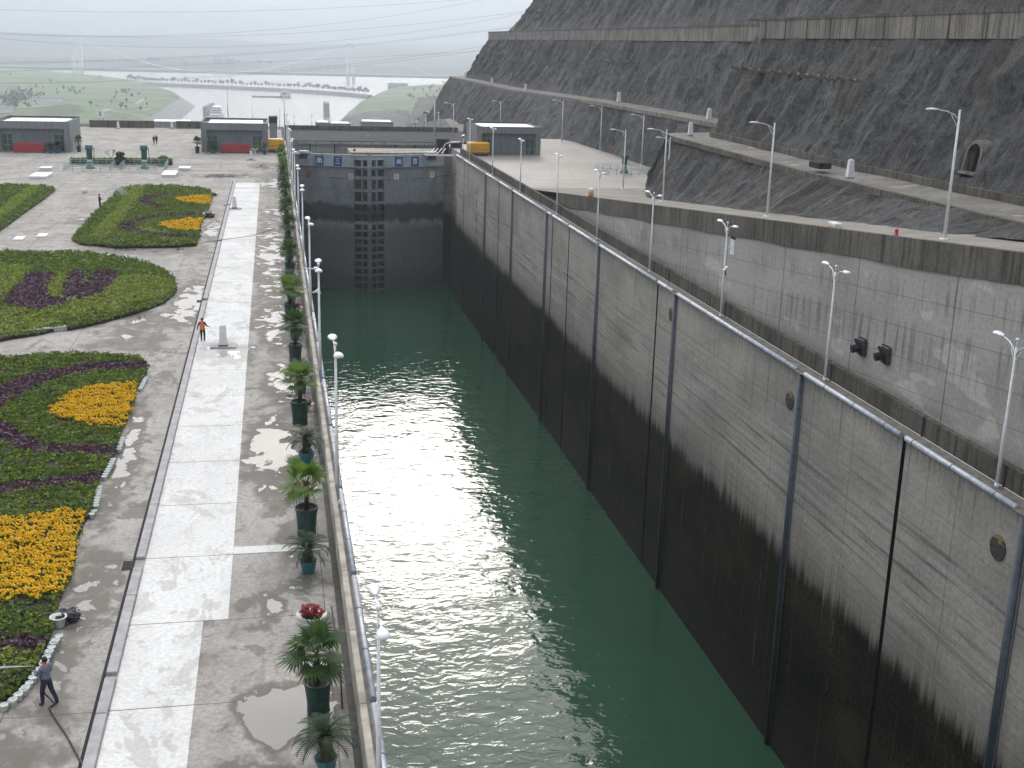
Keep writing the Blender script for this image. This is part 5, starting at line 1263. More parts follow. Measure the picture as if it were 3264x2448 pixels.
zB = [(G([(1000, 222), (1090, 220), (1065, 280), (960, 420), (850, 560), (790, 618), (665, 612), (720, 550), (800, 460), (930, 310)], z5), 1),
      (band(G([(1300, 275), (1200, 290), (1110, 312), (1085, 335), (1130, 360), (1260, 383)], z5), 1.6), 2), (band(G([(1540, 432), (1300, 440), (1080, 470), (960, 505), (955, 535), (1040, 565), (1200, 590), (1500, 605)], z5), 1.5), 2),
      (G([(1040, 535), (1100, 530), (1250, 575), (1240, 582), (1080, 562)], z5), 1),
      (G([(1318, 330), (1380, 308), (1480, 296), (1588, 293), (1592, 330), (1580, 365), (1420, 352)], z5), 3), (G([(1190, 515), (1270, 490), (1400, 475), (1532, 470), (1522, 565), (1350, 553), (1240, 540)], z5), 3)]
bed('striped flower bed with two small marigold patches and a diagonal light green stripe', ob, zB, .3, .17, .45, 5)
oa = G([(0, 205), (150, 208), (330, 218), (408, 228), (412, 248), (330, 310), (200, 400), (90, 480), (0, 545), (-60, 590)], z5) + [(-47, 135), (-52, 182)]
zA = [(G([(230, 222), (335, 222), (280, 260), (100, 400), (-60, 520), (-120, 500), (60, 340)], z5), 1)]
bed('flower bed with one light green stripe cut by the left edge of the photo', oa, zA, .32, .18, .45, 5)

# white nursery pots along the bed edges
def pot0():
    t = thing('nursery_pot', 'x', 'flower pot', (0, 0, 0), 0, 'white nursery pots edging the nearest bed')
    mb = MB(); mb.lathe([(.085, .0), (.10, .02), (.13, .19), (.145, .20), (.145, .23), (.125, .23), (.12, .18)], 12); mb.build('pot', M['potwhite'], t)
    mb = MB(); mb.lathe([(.12, .17), (.02, .18)], 10); mb.build('soil', M['soil'], t); return t
pp = pot0(); k = 0
path = G([(420, 640), (380, 690), (340, 765), (300, 850), (150, 1045), (60, 1125), (-60, 1190)], z7)
pts = [Vector((*q, 0)) for q in path]; L = 0; spots = []
for a, b in zip(pts, pts[1:]):
    d = (b-a).length; q = 0
    while q < d: spots.append(a.lerp(b, q/d)); q += .31
for i, s_ in enumerate(spots):
    lab = f'white nursery pot edging the nearest bed, {ORD[i] if i < len(ORD) else str(i)} from the white tub towards the photo edge'
    loc = (s_.x+.12, s_.y-.05, .006)
    if i == 0: pp.location = loc; pp['label'] = lab
    else: dup(pp, loc, 0, lab, random.uniform(.92, 1.06))
for i in range(10):
    f = i/9; p = P(*z5(248+f*245, 1338-f*28), z=.0)
    o = dup(pp, (p.x, p.y, .006), 0, f'white nursery pot at the near tip of the rounded bed, {ORD[i]} from the left', 1.5); o['group'] = 'white nursery pots edging the rounded bed'
E1 = G([(1090, 235), (1040, 330)], z6), G([(912, 690), (875, 790)], z6), G([(840, 850), (760, 1000)], z6), G([(735, 1060), (700, 1220)], z6), G([(690, 1240), (655, 1285)], z6)
n = 0
for a, b in E1:
    a = Vector((*a, 0)); b = Vector((*b, 0)); m_ = int((b-a).length/.34)
    for i in range(m_):
        q = a.lerp(b, i/m_); o = dup(pp, (q.x+.1, q.y, .006), 0, 'white nursery pot half hidden under leaves along the walkway side of the nearest bed'); o['group'] = 'half hidden white nursery pots'; n += 1
t = thing('plant_tub', 'white empty tub standing beside the black plastic bag', 'tub', P(*z7(447, 588), z=.006))
mb = MB(); mb.lathe([(.17, 0), (.19, .02), (.27, .36), (.31, .38), (.31, .42), (.27, .42), (.18, .06), (.02, .05)], 20); mb.build('tub', M['potwhite'], t)
def lumpy(name, lab, cat, loc, r, m, amp=.35):
    mb = MB(); mb.ball((0, 0, 0), (1, 1, 1), 22, 14); vs = []
    for v in mb.v:
        d = Vector(v); k = 1+amp*noise.noise(d*2.1)+amp*.8*abs(noise.noise(d*5.3+Vector((3, 1, 2)))); vs.append((d.x*r[0]*k, d.y*r[1]*k, max(d.z*k*r[2], -r[2]*.55)+r[2]*.55))
    mb.v = vs; mb.sm = [False]*len(mb.sm); o = mb.build(name, m); o.location = loc; return tag(o, lab, cat)
lumpy('plastic_bag', 'crumpled black plastic bag lying behind the white tub', 'bag', P(*z7(505, 540), z=.006), (.46, .36, .30), M['plastic'])
lumpy('plastic_bag', 'small dark bundle at the right edge of the striped flower bed', 'bag', P(*z5(1572, 455), z=.006), (.75, .7, .45), M['plastic'])
lumpy('plastic_bag', 'tiny dark bundle at the far right corner of the striped flower bed', 'bag', P(*z5(1612, 292), z=.006), (.5, .6, .3), M['plastic'])
# hoses and cables
def cable(name, lab, pts, r, m, cat='hose'):
    mb = MB(); mb.tube(pts, r, 6); return tag(mb.build(name, m), lab, cat)
hp = [P(*z7(*q), z=.03) for q in ((372, 1200), (400, 1255), (440, 1315), (490, 1390), (540, 1475), (590, 1570), (640, 1660), (690, 1760))]
cable('garden_hose', 'dark hose trailing on the plaza behind the watering person', hp, .032, M['black'])
cable('ground_cable', 'thin dark cable lying across the pale walkway to the palm row', [P(*z5(1560, 640), z=.03), P(*z5(1640, 630), z=.2), P(*z5(1760, 615), z=.03), P(*z5(1900, 598), z=.03), (.8, 143.2, .03)], .025, M['black'], 'cable')
cable('garden_hose', 'pale hose on the ground beside the far sprayer', [P(*z5(*q), z=.03) for q in ((752, 398), (735, 400), (715, 405), (700, 430), (680, 445))], .03, M['kerb'])
mb = MB(); mb.tube([(1.75, 35.6, .03), (1.78, 37.3, .5), (1.7, 38.8, 1.05), (1.65, 40.6, 1.25)], .03, 6); tag(mb.build('broom_handle', M['bark']), 'dark stick leaning on the parapet behind the nearest fan palm', 'stick')

# ================================================================== PEOPLE
def skinned(name, nodes, edges, mats, bone_mat, parent, sub=2):
    """nodes: {key:(x,y,z,rx,ry)}; one continuous skin surface; bone_mat: edge index -> material index"""
    keys = list(nodes); ix = {k: i for i, k in enumerate(keys)}
    me = bpy.data.meshes.new(name+'_base'); me.from_pydata([nodes[k][:3] for k in keys], [(ix[a], ix[b]) for a, b, *_ in edges], []); me.update()
    o = bpy.data.objects.new(name+'_base', me); COL.objects.link(o)
    sk = o.modifiers.new('skin', 'SKIN'); sk.use_smooth_shade = True
    if not me.skin_vertices: raise RuntimeError('no skin layer')
    sv = me.skin_vertices[0].data
    for k in keys: sv[ix[k]].radius = (nodes[k][3], nodes[k][4]); sv[ix[k]].use_root = (k == 'pelvis')
    sb = o.modifiers.new('sub', 'SUBSURF'); sb.levels = sub; sb.render_levels = sub
    dg = bpy.context.evaluated_depsgraph_get(); dg.update()
    m2 = bpy.data.meshes.new_from_object(o.evaluated_get(dg)); bpy.data.objects.remove(o)
    m2.name = name; m2.materials.clear()
    for m_ in mats: m2.materials.append(m_)
    segs = [(Vector(nodes[a][:3]), Vector(nodes[b][:3]), mi, max(nodes[a][3], nodes[b][3])) for a, b, mi in edges]
    for p in m2.polygons:
        c = p.center; best = None
        for a, b, mi, r in segs:
            d = b-a; t_ = max(0, min(1, (c-a).dot(d)/max(d.length_squared, 1e-9))); q = (c-(a+d*t_)).length/max(r, .02)
            if best is None or q < best[0]: best = (q, mi)
        p.material_index = best[1]; p.use_smooth = True
    ob = bpy.data.objects.new(name, m2); COL.objects.link(ob); ob.parent = parent
    return ob
def person(label, loc, rz, top, sleeve, trou, pose, vest=None, scale=1., head_turn=0.):
    """pose: dict with elbows, wrists, knees, ankles; faces local +y"""
    t = thing('person', label, 'person', loc, rz)
    n = {'pelvis': (0, 0, .96, .170, .125), 'waist': (0, .01, 1.10, .170, .125), 'chest': (0, .0, 1.30, .195, .135), 'uchest': (0, -.01, 1.42, .170, .105), 'neck': (0, .0, 1.52, .055, .055), 'head1': (0, .025, 1.60, .075, .085), 'head2': (0, .02, 1.70, .078, .092), 'head3': (0, .01, 1.76, .055, .065), 'nose': (0, .125, 1.645, .012, .012), 'chin': (0, .085, 1.575, .03, .028)}
    E = [('pelvis', 'waist', 0), ('waist', 'chest', 0), ('chest', 'uchest', 0), ('uchest', 'neck', 3), ('neck', 'head1', 3), ('head1', 'head2', 3), ('head2', 'head3', 3), ('head1', 'nose', 3), ('head1', 'chin', 3)]
    for s, sg in (('l', -1), ('r', 1)):
        n['sh'+s] = (sg*.195, -.01, 1.42, .078, .078); ex, ey, ez = pose['el'+s]; wx, wy, wz = pose['wr'+s]
        n['el'+s] = (ex, ey, ez, .056, .056); n['wr'+s] = (wx, wy, wz, .031, .028)
        d = (Vector((wx, wy, wz))-Vector((ex, ey, ez))).normalized(); side = d.cross(Vector((0, 0, 1))); side = side.normalized() if side.length > .2 else Vector((1, 0, 0))
        if side.x*sg > 0: side = -side
        nr = side.cross(d); w_ = Vector((wx, wy, wz)); pc = w_+d*.07; n['pa'+s] = (*pc, .036, .020)
        E += [('uchest', 'sh'+s, 1), ('sh'+s, 'el'+s, 1), ('el'+s, 'wr'+s, 1), ('wr'+s, 'pa'+s, 3)]
        for k, (off, ln) in enumerate(((.030, .062), (.010, .075), (-.010, .070), (-.030, .054))):
            a = pc+side*off+d*.028; b = a+d*ln*.55+nr*sg*.012; c = b+d*ln*.3+nr*sg*.035
            n[f'f{s}{k}a'] = (*a, .010, .010); n[f'f{s}{k}b'] = (*b, .0085, .0085); n[f'f{s}{k}c'] = (*c, .0075, .0075)
            E += [('pa'+s, f'f{s}{k}a', 3), (f'f{s}{k}a', f'f{s}{k}b', 3), (f'f{s}{k}b', f'f{s}{k}c', 3)]
        a = w_+d*.045+side*.042; b = a+d*.038+side*.018+nr*sg*.014; n[f't{s}a'] = (*a, .012, .012); n[f't{s}b'] = (*b, .009, .009); E += [('pa'+s, f't{s}a', 3), (f't{s}a', f't{s}b', 3)]
        kx, ky, kz = pose['kn'+s]; ax_, ay_, az_ = pose['an'+s]
        n['hip'+s] = (sg*.095, 0, .90, .115, .115); n['kn'+s] = (kx, ky, kz, .084, .086); n['ca'+s] = (kx*.45+ax_*.55, ky*.45+ay_*.55-.015, kz*.5+az_*.5, .076, .076); n['an'+s] = (ax_, ay_, az_, .062, .062)
        n['he'+s] = (ax_, ay_-.02, az_-.055, .042, .042); n['to'+s] = (ax_+sg*.02, ay_+.16, az_-.065, .042, .032)
        E += [('pelvis', 'hip'+s, 2), ('hip'+s, 'kn'+s, 2), ('kn'+s, 'ca'+s, 2), ('ca'+s, 'an'+s, 2), ('an'+s, 'he'+s, 4), ('he'+s, 'to'+s, 4)]
    body = skinned('body', n, E, [top, sleeve, trou, M['skin'], M['shoes']], None, t)
    hair = MB()
    vs = []; fs = []; nu, nv = 16, 7
    for i in range(nv+1):
        a = R(8)+R(104)*i/nv
        for k in range(nu):
            b = 2*math.pi*k/nu; ext = 1. if math.sin(b) < .25 else .62
            aa = a*ext; vs.append((.098*math.sin(aa)*math.cos(b), -.002+.112*math.sin(aa)*math.sin(b), 1.688+.128*math.cos(aa)))
    fs = [(i*nu+k, (i+1)*nu+k, (i+1)*nu+(k+1) % nu, i*nu+(k+1) % nu) for i in range(nv) for k in range(nu)]+[tuple(range(nu))]
    hair.add(vs, fs, 0, True); hair.build('hair', M['hair'], t)
    ear = MB(); ear.ball((-.088, .015, 1.655), (.014, .026, .034), 8, 6); ear.ball((.088, .015, 1.655), (.014, .026, .034), 8, 6); ear.build('ears', M['skin'], t)
    if vest:
        v = MB(); prof = [(.185, .140, .90), (.188, .145, 1.0), (.190, .145, 1.12), (.208, .155, 1.30), (.192, .130, 1.42), (.115, .085, 1.50)]; nn = 20; vs = []
        for rx, ry, z in prof:
            for k in range(nn): a = 2*math.pi*k/nn; vs.append((rx*math.cos(a), ry*math.sin(a), z))
        v.add(vs, [(i*nn+k, i*nn+(k+1) % nn, (i+1)*nn+(k+1) % nn, (i+1)*nn+k) for i in range(len(prof)-1) for k in range(nn)], 0, True); v.build('vest', vest, t)
    t.scale = (scale,)*3
    return t
walk = dict(ell=(-.33, -.02, 1.16), wrl=(-.38, .10, .94), elr=(.32, .05, 1.17), wrr=(.46, .22, 1.08), knl=(-.10, .06, .50), anl=(-.10, -.02, .10), knr=(.12, .08, .51), anr=(.13, -.10, .13))
hose = dict(ell=(-.27, .14, 1.18), wrl=(-.13, .38, 1.20), elr=(.26, .06, 1.14), wrr=(.07, .30, 1.02), knl=(-.13, .10, .50), anl=(-.14, .10, .10), knr=(.15, -.06, .50), anr=(.20, -.22, .10))
stand = dict(ell=(-.24, .10, 1.15), wrl=(-.08, .32, 1.14), elr=(.25, .05, 1.14), wrr=(.12, .30, 1.16), knl=(-.09, .03, .50), anl=(-.09, 0, .10), knr=(.10, .03, .50), anr=(.10, .0, .10))
stroll = dict(ell=(-.24, -.08, 1.15), wrl=(-.25, .05, .92), elr=(.24, .06, 1.15), wrr=(.22, .20, .95), knl=(-.09, .14, .51), anl=(-.08, .16, .10), knr=(.09, -.02, .50), anr=(.09, -.26, .14))
ow = person('person seen from behind walking in an orange vest and dark trousers along the pale walkway', (-5.28, 87.0, .006), R(-4), M['vest'], M['sleeve'], M['trousers'], walk, M['vest'], .95)
np_ = person('person in a grey shirt and navy trousers spraying the nearest flower bed with a hose', (-7.62, 37.25, .003), R(52), M['shirtgrey'], M['shirtgrey'], M['trousers'], hose, None, .95)
fp = person('person in dark clothes standing beside the striped flower bed with a spraying hose', (-21.3, 158, .003), R(-62), M['sleeve'], M['sleeve'], M['trousers'], stand, None, 1.02)
person('person in dark brown clothes walking on the far plaza, the one in front', (-23.2, 254.0, .003), R(155), M['bark'], M['bark'], M['trousers'], stroll, None, 1.0)
person('person in dark clothes walking on the far plaza close behind another person', (-22.75, 254.6, .003), R(160), M['sleeve'], M['bark'], M['trousers'], stroll, None, 1.04)
# hose nozzle and hose held by the near person
Rz = Matrix.Rotation(R(52), 4, 'Z'); hp0 = Vector(np_.location)
def loc_(v): return hp0 + (Rz @ (Vector(v)*.95))
mb = MB(); mb.tube([loc_((.0, .62, 1.26)), loc_((-.10, .44, 1.20)), loc_((.06, .36, 1.03)), loc_((.16, .42, .60)), loc_((.20, .35, .2)), loc_((.22, .1, .04)), loc_((.15, -.2, .03)), hp[0]], [.018, .026, .026, .026, .026, .026, .026, .03], 8)
tag(mb.build('spray_hose', M['black']), 'dark hose held by the near person in a grey shirt', 'hose')
mb = MB(); mb.tube([loc_((.02, .64, 1.265)), loc_((-.05, .52, 1.235))], [.03, .022], 8); tag(mb.build('hose_nozzle', M['pipe_dark']), 'dark nozzle at the end of the hose held by the near person', 'nozzle')
def spray(label, p0, v0, T, n, spread, size, seed):
    rs = random.Random(seed); mb = MB(); p0 = Vector(p0); v0 = Vector(v0); g = Vector((0, 0, -9.8))
    for _ in range(n):
        t_ = T*rs.random()**.85; p = p0+v0*t_+g*t_*t_*.5; s_ = spread*t_/T
        p = p+Vector((rs.gauss(0, s_), rs.gauss(0, s_), rs.gauss(0, s_)-abs(rs.gauss(0, s_*.6)))); r = size*rs.uniform(.4, 1.2)
        if p.z < .05: continue
        mb.add([p+Vector((r, 0, 0)), p+Vector((-r*.5, r*.87, 0)), p+Vector((-r*.5, -r*.87, 0)), p+Vector((0, 0, r*1.3)), p-Vector((0, 0, r*1.3))], [(0, 1, 3), (1, 2, 3), (2, 0, 3), (1, 0, 4), (2, 1, 4), (0, 2, 4)])
    o = mb.build('water_spray', M['drop']); return tag(o, label, 'water spray', None, 'stuff')
nz_ = loc_((.02, .64, 1.265)); tgt = Vector(P(-60, 1466, z=.8)); d = (tgt-nz_); d.z = 0
spray('thin white water jet from the near hose over the flower bed', nz_, d.normalized()*10.5+Vector((0, 0, .3)), .42, 5200, .085, .009, 3)
q0 = Vector(P(*z5(763, 318), z=1.3)); q1 = Vector(P(*z5(945, 285), z=.5)); d = (q1-q0); d.z = 0
spray('white fan of water spray arching from the far sprayer onto the striped bed', q0, d*1.02+Vector((0, 0, 4.2)), 1.0, 6000, .34, .016, 4)

# ================================================================== FAR LAND, RIVER, BRIDGE
RZ = -95.
mb = MB(); mb.quad((-120, 600, -70), (-120, 600, -70), (0, 0, 0), (0, 0, 0)) if False else None
mb = MB(); mb.quad((-5000, 900, RZ), (5000, 900, RZ), (5000, 6000, RZ), (-5000, 6000, RZ)); structure('river_water', mb, M['river'])
def lerp_tab(tab, y):
    if y <= tab[0][0]: return tab[0][1]
    for (a, b), (c, d_) in zip(tab, tab[1:]):
        if y <= c: return b+(d_-b)*(y-a)/(c-a)
    return tab[-1][1]
LE = [(900, -118), (1750, -122), (2180, -121), (2400, -150), (2600, -200), (2900, -262), (3150, -370), (3500, -560)]   # waterline of the left bank
RE = [(900, 60), (1900, 98), (2120, 122), (2520, 190), (2760, 235), (2960, 330), (3100, 480), (3300, 900)]
def sm01(v): v = max(0., min(1., v)); return v*v*(3-2*v)
def left_h(x, y):
    d = lerp_tab(LE, y)-x
    h = RZ-2 + 20*sm01(d/42.) + 5*sm01((d-60)/260) + 4*noise.noise((x*.006, y*.004, 0))*sm01((d-40)/80)
    h += 13*math.exp(-((x+235)**2/55**2+(y-1560)**2/90**2)) + 9*math.exp(-((x+175)**2/45**2+(y-1420)**2/120**2)) + 16*math.exp(-((x+520)**2/120**2+(y-1700)**2/200**2))
    return h
def terrain(name, xs, ys_, f, m, keep):
    rows = [[(x, y, f(x, y)) for x in xs(y)] for y in ys_]; mb = MB(); mb.grid(rows); o = mb.build(name, m); o['kind'] = 'structure'; return o
lx = lambda y: [lerp_tab(LE, y)+6-k*7 for k in range(8)] + [lerp_tab(LE, y)-43-22*k-k*k*1.1 for k in range(1, 34)]
terrain('grass_terrain', lx, [900+30*k for k in range(90)], left_h, M['land'], None)
mb = MB(); rows = []
for k in range(36):
    y = 1500+26*k; e = lerp_tab(LE, y); rows.append([(e+6-i*5.2, y, left_h(e+6-i*5.2, y)+.35) for i in range(8)])
mb.grid(rows); structure('bank_revetment', mb, M['bank'])
def right_h(x, y):
    d = x-lerp_tab(RE, y)
    return RZ-2 + 21*sm01(d/34.) + 9*sm01((d-60)/120) + 3*noise.noise((x*.012, y*.006, 4))*sm01((d-20)/60)
rx = lambda y: [lerp_tab(RE, y)-6+k*7 for k in range(8)] + [lerp_tab(RE, y)+43+22*k+k*k*1.2 for k in range(1, 26)]
terrain('grass_terrain', rx, [900+30*k for k in range(82)], right_h, M['land'], None)
mb = MB(); rows = []
for k in range(24):
    y = 1840+22*k; e = lerp_tab(RE, y); rows.append([(e-6+i*4.6, y, right_h(e-6+i*4.6, y)+.35) for i in range(8)])
mb.grid(rows); structure('bank_revetment', mb, M['bank'])
# bare slopes right of the lower locks
def slope(name, A, B, m, amp, step): 
    A = [Vector(p) for p in A]; B = [Vector(p) for p in B]; rows = []
    for i in range(len(A)-1):
        n = max(2, int((A[i+1]-A[i]).length/step))
        for k in range(n+(i == len(A)-2)):
            a = A[i].lerp(A[i+1], k/n); b = B[i].lerp(B[i+1], k/n); r = []
            for j in range(13):
                p = a.lerp(b, j/12); r.append(p+Vector((0, 0, amp*noise.noise(p*.09)+amp*.5*noise.noise(p*.3))))
            rows.append(r)
    mb = MB(); mb.grid(rows); o = mb.build(name, m); o['kind'] = 'structure'
pt = lambda q, y: P(*z2(*q), y=y)
slope('rock_slope', [pt((1150, 500), 330), pt((1150, 470), 480), pt((1165, 440), 620), pt((1215, 350), 800)], [pt((1490, 500), 300), pt((1370, 425), 420), pt((1300, 385), 520), pt((1222, 342), 640)], M['rock'], 1.2, 8)
slope('hill_road', [pt((1492, 500), 300), pt((1372, 425), 420), pt((1302, 385), 520), pt((1222, 340), 640)], [pt((1500, 440), 330), pt((1400, 395), 450), pt((1330, 365), 560), pt((1262, 340), 680)], M['berm'], .5, 8)
slope('earth_slope', [pt((1262, 342), 690), pt((1160, 410), 900), pt((1090, 430), 950)], [pt((1362, 300), 800), pt((1300, 250), 1200), pt((1175, 255), 1250)], M['earth'], 4, 25)
slope('earth_slope', [pt((560, 470), 1000), pt((690, 440), 1050), pt((800, 450), 1060), pt((1100, 450), 1000), pt((1180, 470), 900)], [pt((640, 400), 1500), pt((745, 372), 1560), pt((800, 352), 1640), pt((1000, 330), 1560), pt((1110, 335), 1300)], M['earth'], 6, 30)
# levee with trees
LV = [Vector(P(*z1(a, b), z=-92)) for a, b in ((900, 582), (1150, 598), (1500, 612), (1800, 626), (2212, 648))]+[Vector(P(*z2(700, 226), z=-92)), Vector(P(*z2(840, 240), z=-92))]
mb = MB(); rows = []
for p in LV: rows.append([(p.x-14, p.y-34, RZ-1), (p.x-3, p.y-12, -88.5), (p.x+3, p.y+12, -88.5), (p.x+14, p.y+34, RZ-1)])
mb.grid(rows, smooth=False); structure('levee_bank', mb, M['earth'])
def tree(seed, h):
    rs = random.Random(seed); t = thing('levee_tree', 'x', 'tree')
    mb = MB(); mb.tube([(0, 0, 0), (.1, 0, h*.45), (0, .1, h*.8)], [.35, .25, .1], 6)
    for k in range(5): a = k*1.26; mb.tube([(0, 0, h*(.4+.06*k)), (math.cos(a)*h*.22, math.sin(a)*h*.22, h*(.62+.04*k))], [.16, .06], 5, cap=False)
    mb.build('trunk', M['bark'], t)
    mb = MB(); st = random.getstate(); random.seed(seed)
    for k in range(9): a = rs.uniform(0, 6.28); r = rs.uniform(0, h*.26); leaf_cloud(mb, (r*math.cos(a), r*math.sin(a), h*rs.uniform(.5, .9)), (h*.17, h*.17, h*.13), 46, .75)
    random.setstate(st); mb.build('crown', M['treegreen'], t); return t
tr = [tree(21, 11), tree(22, 12.5), tree(23, 10)]; nt_ = 0
tot = sum((b-a).length for a, b in zip(LV, LV[1:]))
for a, b in zip(LV, LV[1:]):
    m_ = int((b-a).length/10)
    for k in range(m_):
        p = a.lerp(b, (k+random.uniform(-.2, .2))/max(1, m_)); s_ = random.uniform(.9, 1.4)
        lab = 'small rounded tree in the even row along the hazy levee'
        if nt_ < 3: o = tr[nt_]; o.location = (p.x, p.y, -88.6); o.scale = (s_,)*3; o['label'] = lab
        else: o = dup(tr[nt_ % 3], (p.x, p.y, -88.6), random.uniform(0, 6), lab, s_)
        o['group'] = 'trees along the levee'; nt_ += 1
# scattered trees on the left land, each a copy
spots_ = []
for k in range(60):
    y = random.uniform(1300, 3000); e = lerp_tab(LE, y); x = e-90-random.uniform(0, 420)*y/2000
    if noise.noise((x*.012, y*.006, 7)) > -.02: spots_.append((x, y))
for (u, v, n_) in ((60, 720, 45), (150, 690, 40), (100, 700, 30), (240, 690, 14), (60, 780, 24), (880, 670, 16), (930, 740, 10), (480, 640, 12)):
    for _ in range(n_):
        p = P(*z1(u+random.gauss(0, 55), v+random.gauss(0, 22)), z=-74); spots_.append((p.x, p.y))
for x, y in spots_:
    s_ = random.uniform(.35, .75); o = dup(tr[random.randrange(3)], (x, y, left_h(x, y)-.2), random.uniform(0, 6), 'hazy green tree on the grassy land left of the river', s_); o['group'] = 'trees on the left bank land'; o.name = 'bank_tree'
for k in range(46):
    y = random.uniform(2050, 2900); x = lerp_tab(RE, y)+random.uniform(95, 330)*y/2500; o = dup(tr[random.randrange(3)], (x, y, right_h(x, y)-.3), random.uniform(0, 6), 'hazy scrub tree on the land right of the river', random.uniform(.5, 1.0)); o['group'] = 'scrub trees right of the river'; o.name = 'scrub_tree'
def strip_path(qs, w_, f, zz):
    p_ = [P(*z1(*q), z=zz) for q in qs]; mb = MB(); rows = []
    for a, b in zip(p_, p_[1:]):
        n = Vector((-(b-a).y, (b-a).x, 0)).normalized()*w_/2
        for k in range(9):
            c = a.lerp(b, k/8); rows.append([(c.x+n.x*j, c.y+n.y*j, f(c.x+n.x*j, c.y+n.y*j)+.5) for j in (-1, 0, 1)])
    mb.grid(rows); structure('dirt_path', mb, M['tan'])
strip_path([(690, 858), (860, 792), (960, 780), (1062, 764)], 5, left_h, -76)
strip_path([(960, 728), (1015, 694), (1290, 690)], 5, left_h, -76)
strip_path([(20, 800), (250, 760), (420, 738)], 6, left_h, -76)
def low_house(q, w_, d_, h, lab):
    p = P(*z1(*q), z=-76); z = left_h(p.x, p.y); t = thing('farm_building', lab, 'building', (p.x, p.y, z), .2, 'low buildings on the left bank')
    mb = MB(); mb.box((-w_/2, -d_/2, -3), (w_/2, d_/2, h)); mb.build('wall', M['bridge'], t)
    mb = MB(); mb.add([(-w_/2-1, -d_/2-1, h), (w_/2+1, -d_/2-1, h), (w_/2+1, d_/2+1, h), (-w_/2-1, d_/2+1, h), (-w_/2-1, 0, h+3), (w_/2+1, 0, h+3)], [(0, 1, 5, 4), (2, 3, 4, 5), (0, 4, 3), (1, 2, 5)]); mb.build('roof', M['pier'], t)
low_house((340, 718), 40, 10, 5, 'long pale low building among trees on the left bank')
low_house((30, 825), 22, 12, 5, 'pale building at the far left edge behind the gatehouse')
# billboards, piers, boats
def billboard(q, y, w_, h, leg, m, lab, dz=0):
    p = P(*q, y=y); t = thing('billboard', lab, 'billboard', p)
    mb = MB(); mb.bbox((-w_/2, -.5, leg), (w_/2, .5, leg+h), .1); bo = mb.build('panel', M[m], t)
    mb = MB()
    for k in (-.3, .3): mb.box((k*w_-.6, .0, -8), (k*w_+.6, 1.2, leg-.02))
    mb.build('post', M['pier'], t)
    mb = MB()
    if m == 'board':
        for a, b, c in ((-.4, -.3, .5), (-.22, -.02, .62), (.05, .12, .5), (.2, .3, .7)): mb.box((a*w_, -.56, leg+h*.3), (b*w_, -.505, leg+h*c))
    else: mb.box((-.28*w_, -.56, leg+h*.2), (.1*w_, -.505, leg+h*.75))
    mb.build('picture_patch', M['pier'], bo); return t
billboard(z2(1035, 205), 2900, 47, 15, 5, 'board', 'hazy blue billboard on posts beside the river at centre right')
billboard(z1(712, 840), 1330, 6.5, 8.5, 1.5, 'signwhite', 'small white upright billboard on the grass left of the river')
p = P(*z2(535, 383), z=RZ); mb = MB(); mb.prism([(p.x-4, p.y-6), (p.x+4, p.y-6), (p.x+5, p.y+60), (p.x-3, p.y+60)], RZ-1, RZ+21); tag(mb.build('guide_pier', M['pier']), 'tall dark guide pier standing in the river at the lock exit', 'pier')
a = P(*z1(1443, 815), z=RZ); b = P(*z1(1503, 785), z=RZ); mb = MB(); mb.bar((a.x, a.y, RZ+6), (b.x, b.y, RZ+6.5), 5, 15); tag(mb.build('guide_pier', M['pier']), 'long grey guide wall in the river beside the moored white ship', 'pier')
p = P(*z1(1530, 818), z=RZ); t = thing('river_ship', 'white passenger ship moored by the long guide wall', 'ship', p)
mb = MB(); mb.prism([(-9, -30), (-4, -42), (4, -42), (9, -30), (9, 40), (-9, 40)], 0, 4.5); mb.build('hull', M['ship'], t)
mb = MB()
for k in range(3): mb.box((-8+k, -24+k*5, 4.5+k*3.2), (8-k, 36-k*3, 7.4+k*3.2))
mb.build('deckhouse', M['ship'], t)
mb = MB()
for k in range(3): mb.box((-7.9+k, -24.1+k*5, 5.4+k*3.2), (7.9-k, -24.005+k*5, 6.7+k*3.2))
mb.build('window_band', M['hull'], t)
p = P(*z1(1960, 688), z=RZ); t = thing('river_boat', 'small dark barge with a white cabin leaving a wake on the river', 'boat', p)
mb = MB(); mb.prism([(-46, -5), (-52, 0), (-46, 5), (26, 5), (26, -5)], 0, 3.); mb.build('hull', M['hull'], t)
mb = MB(); mb.box((4, -4, 3), (24, 4, 10)); mb.box((8, -3, 10), (20, 3, 14)); mb.build('cabin', M['ship'], t)
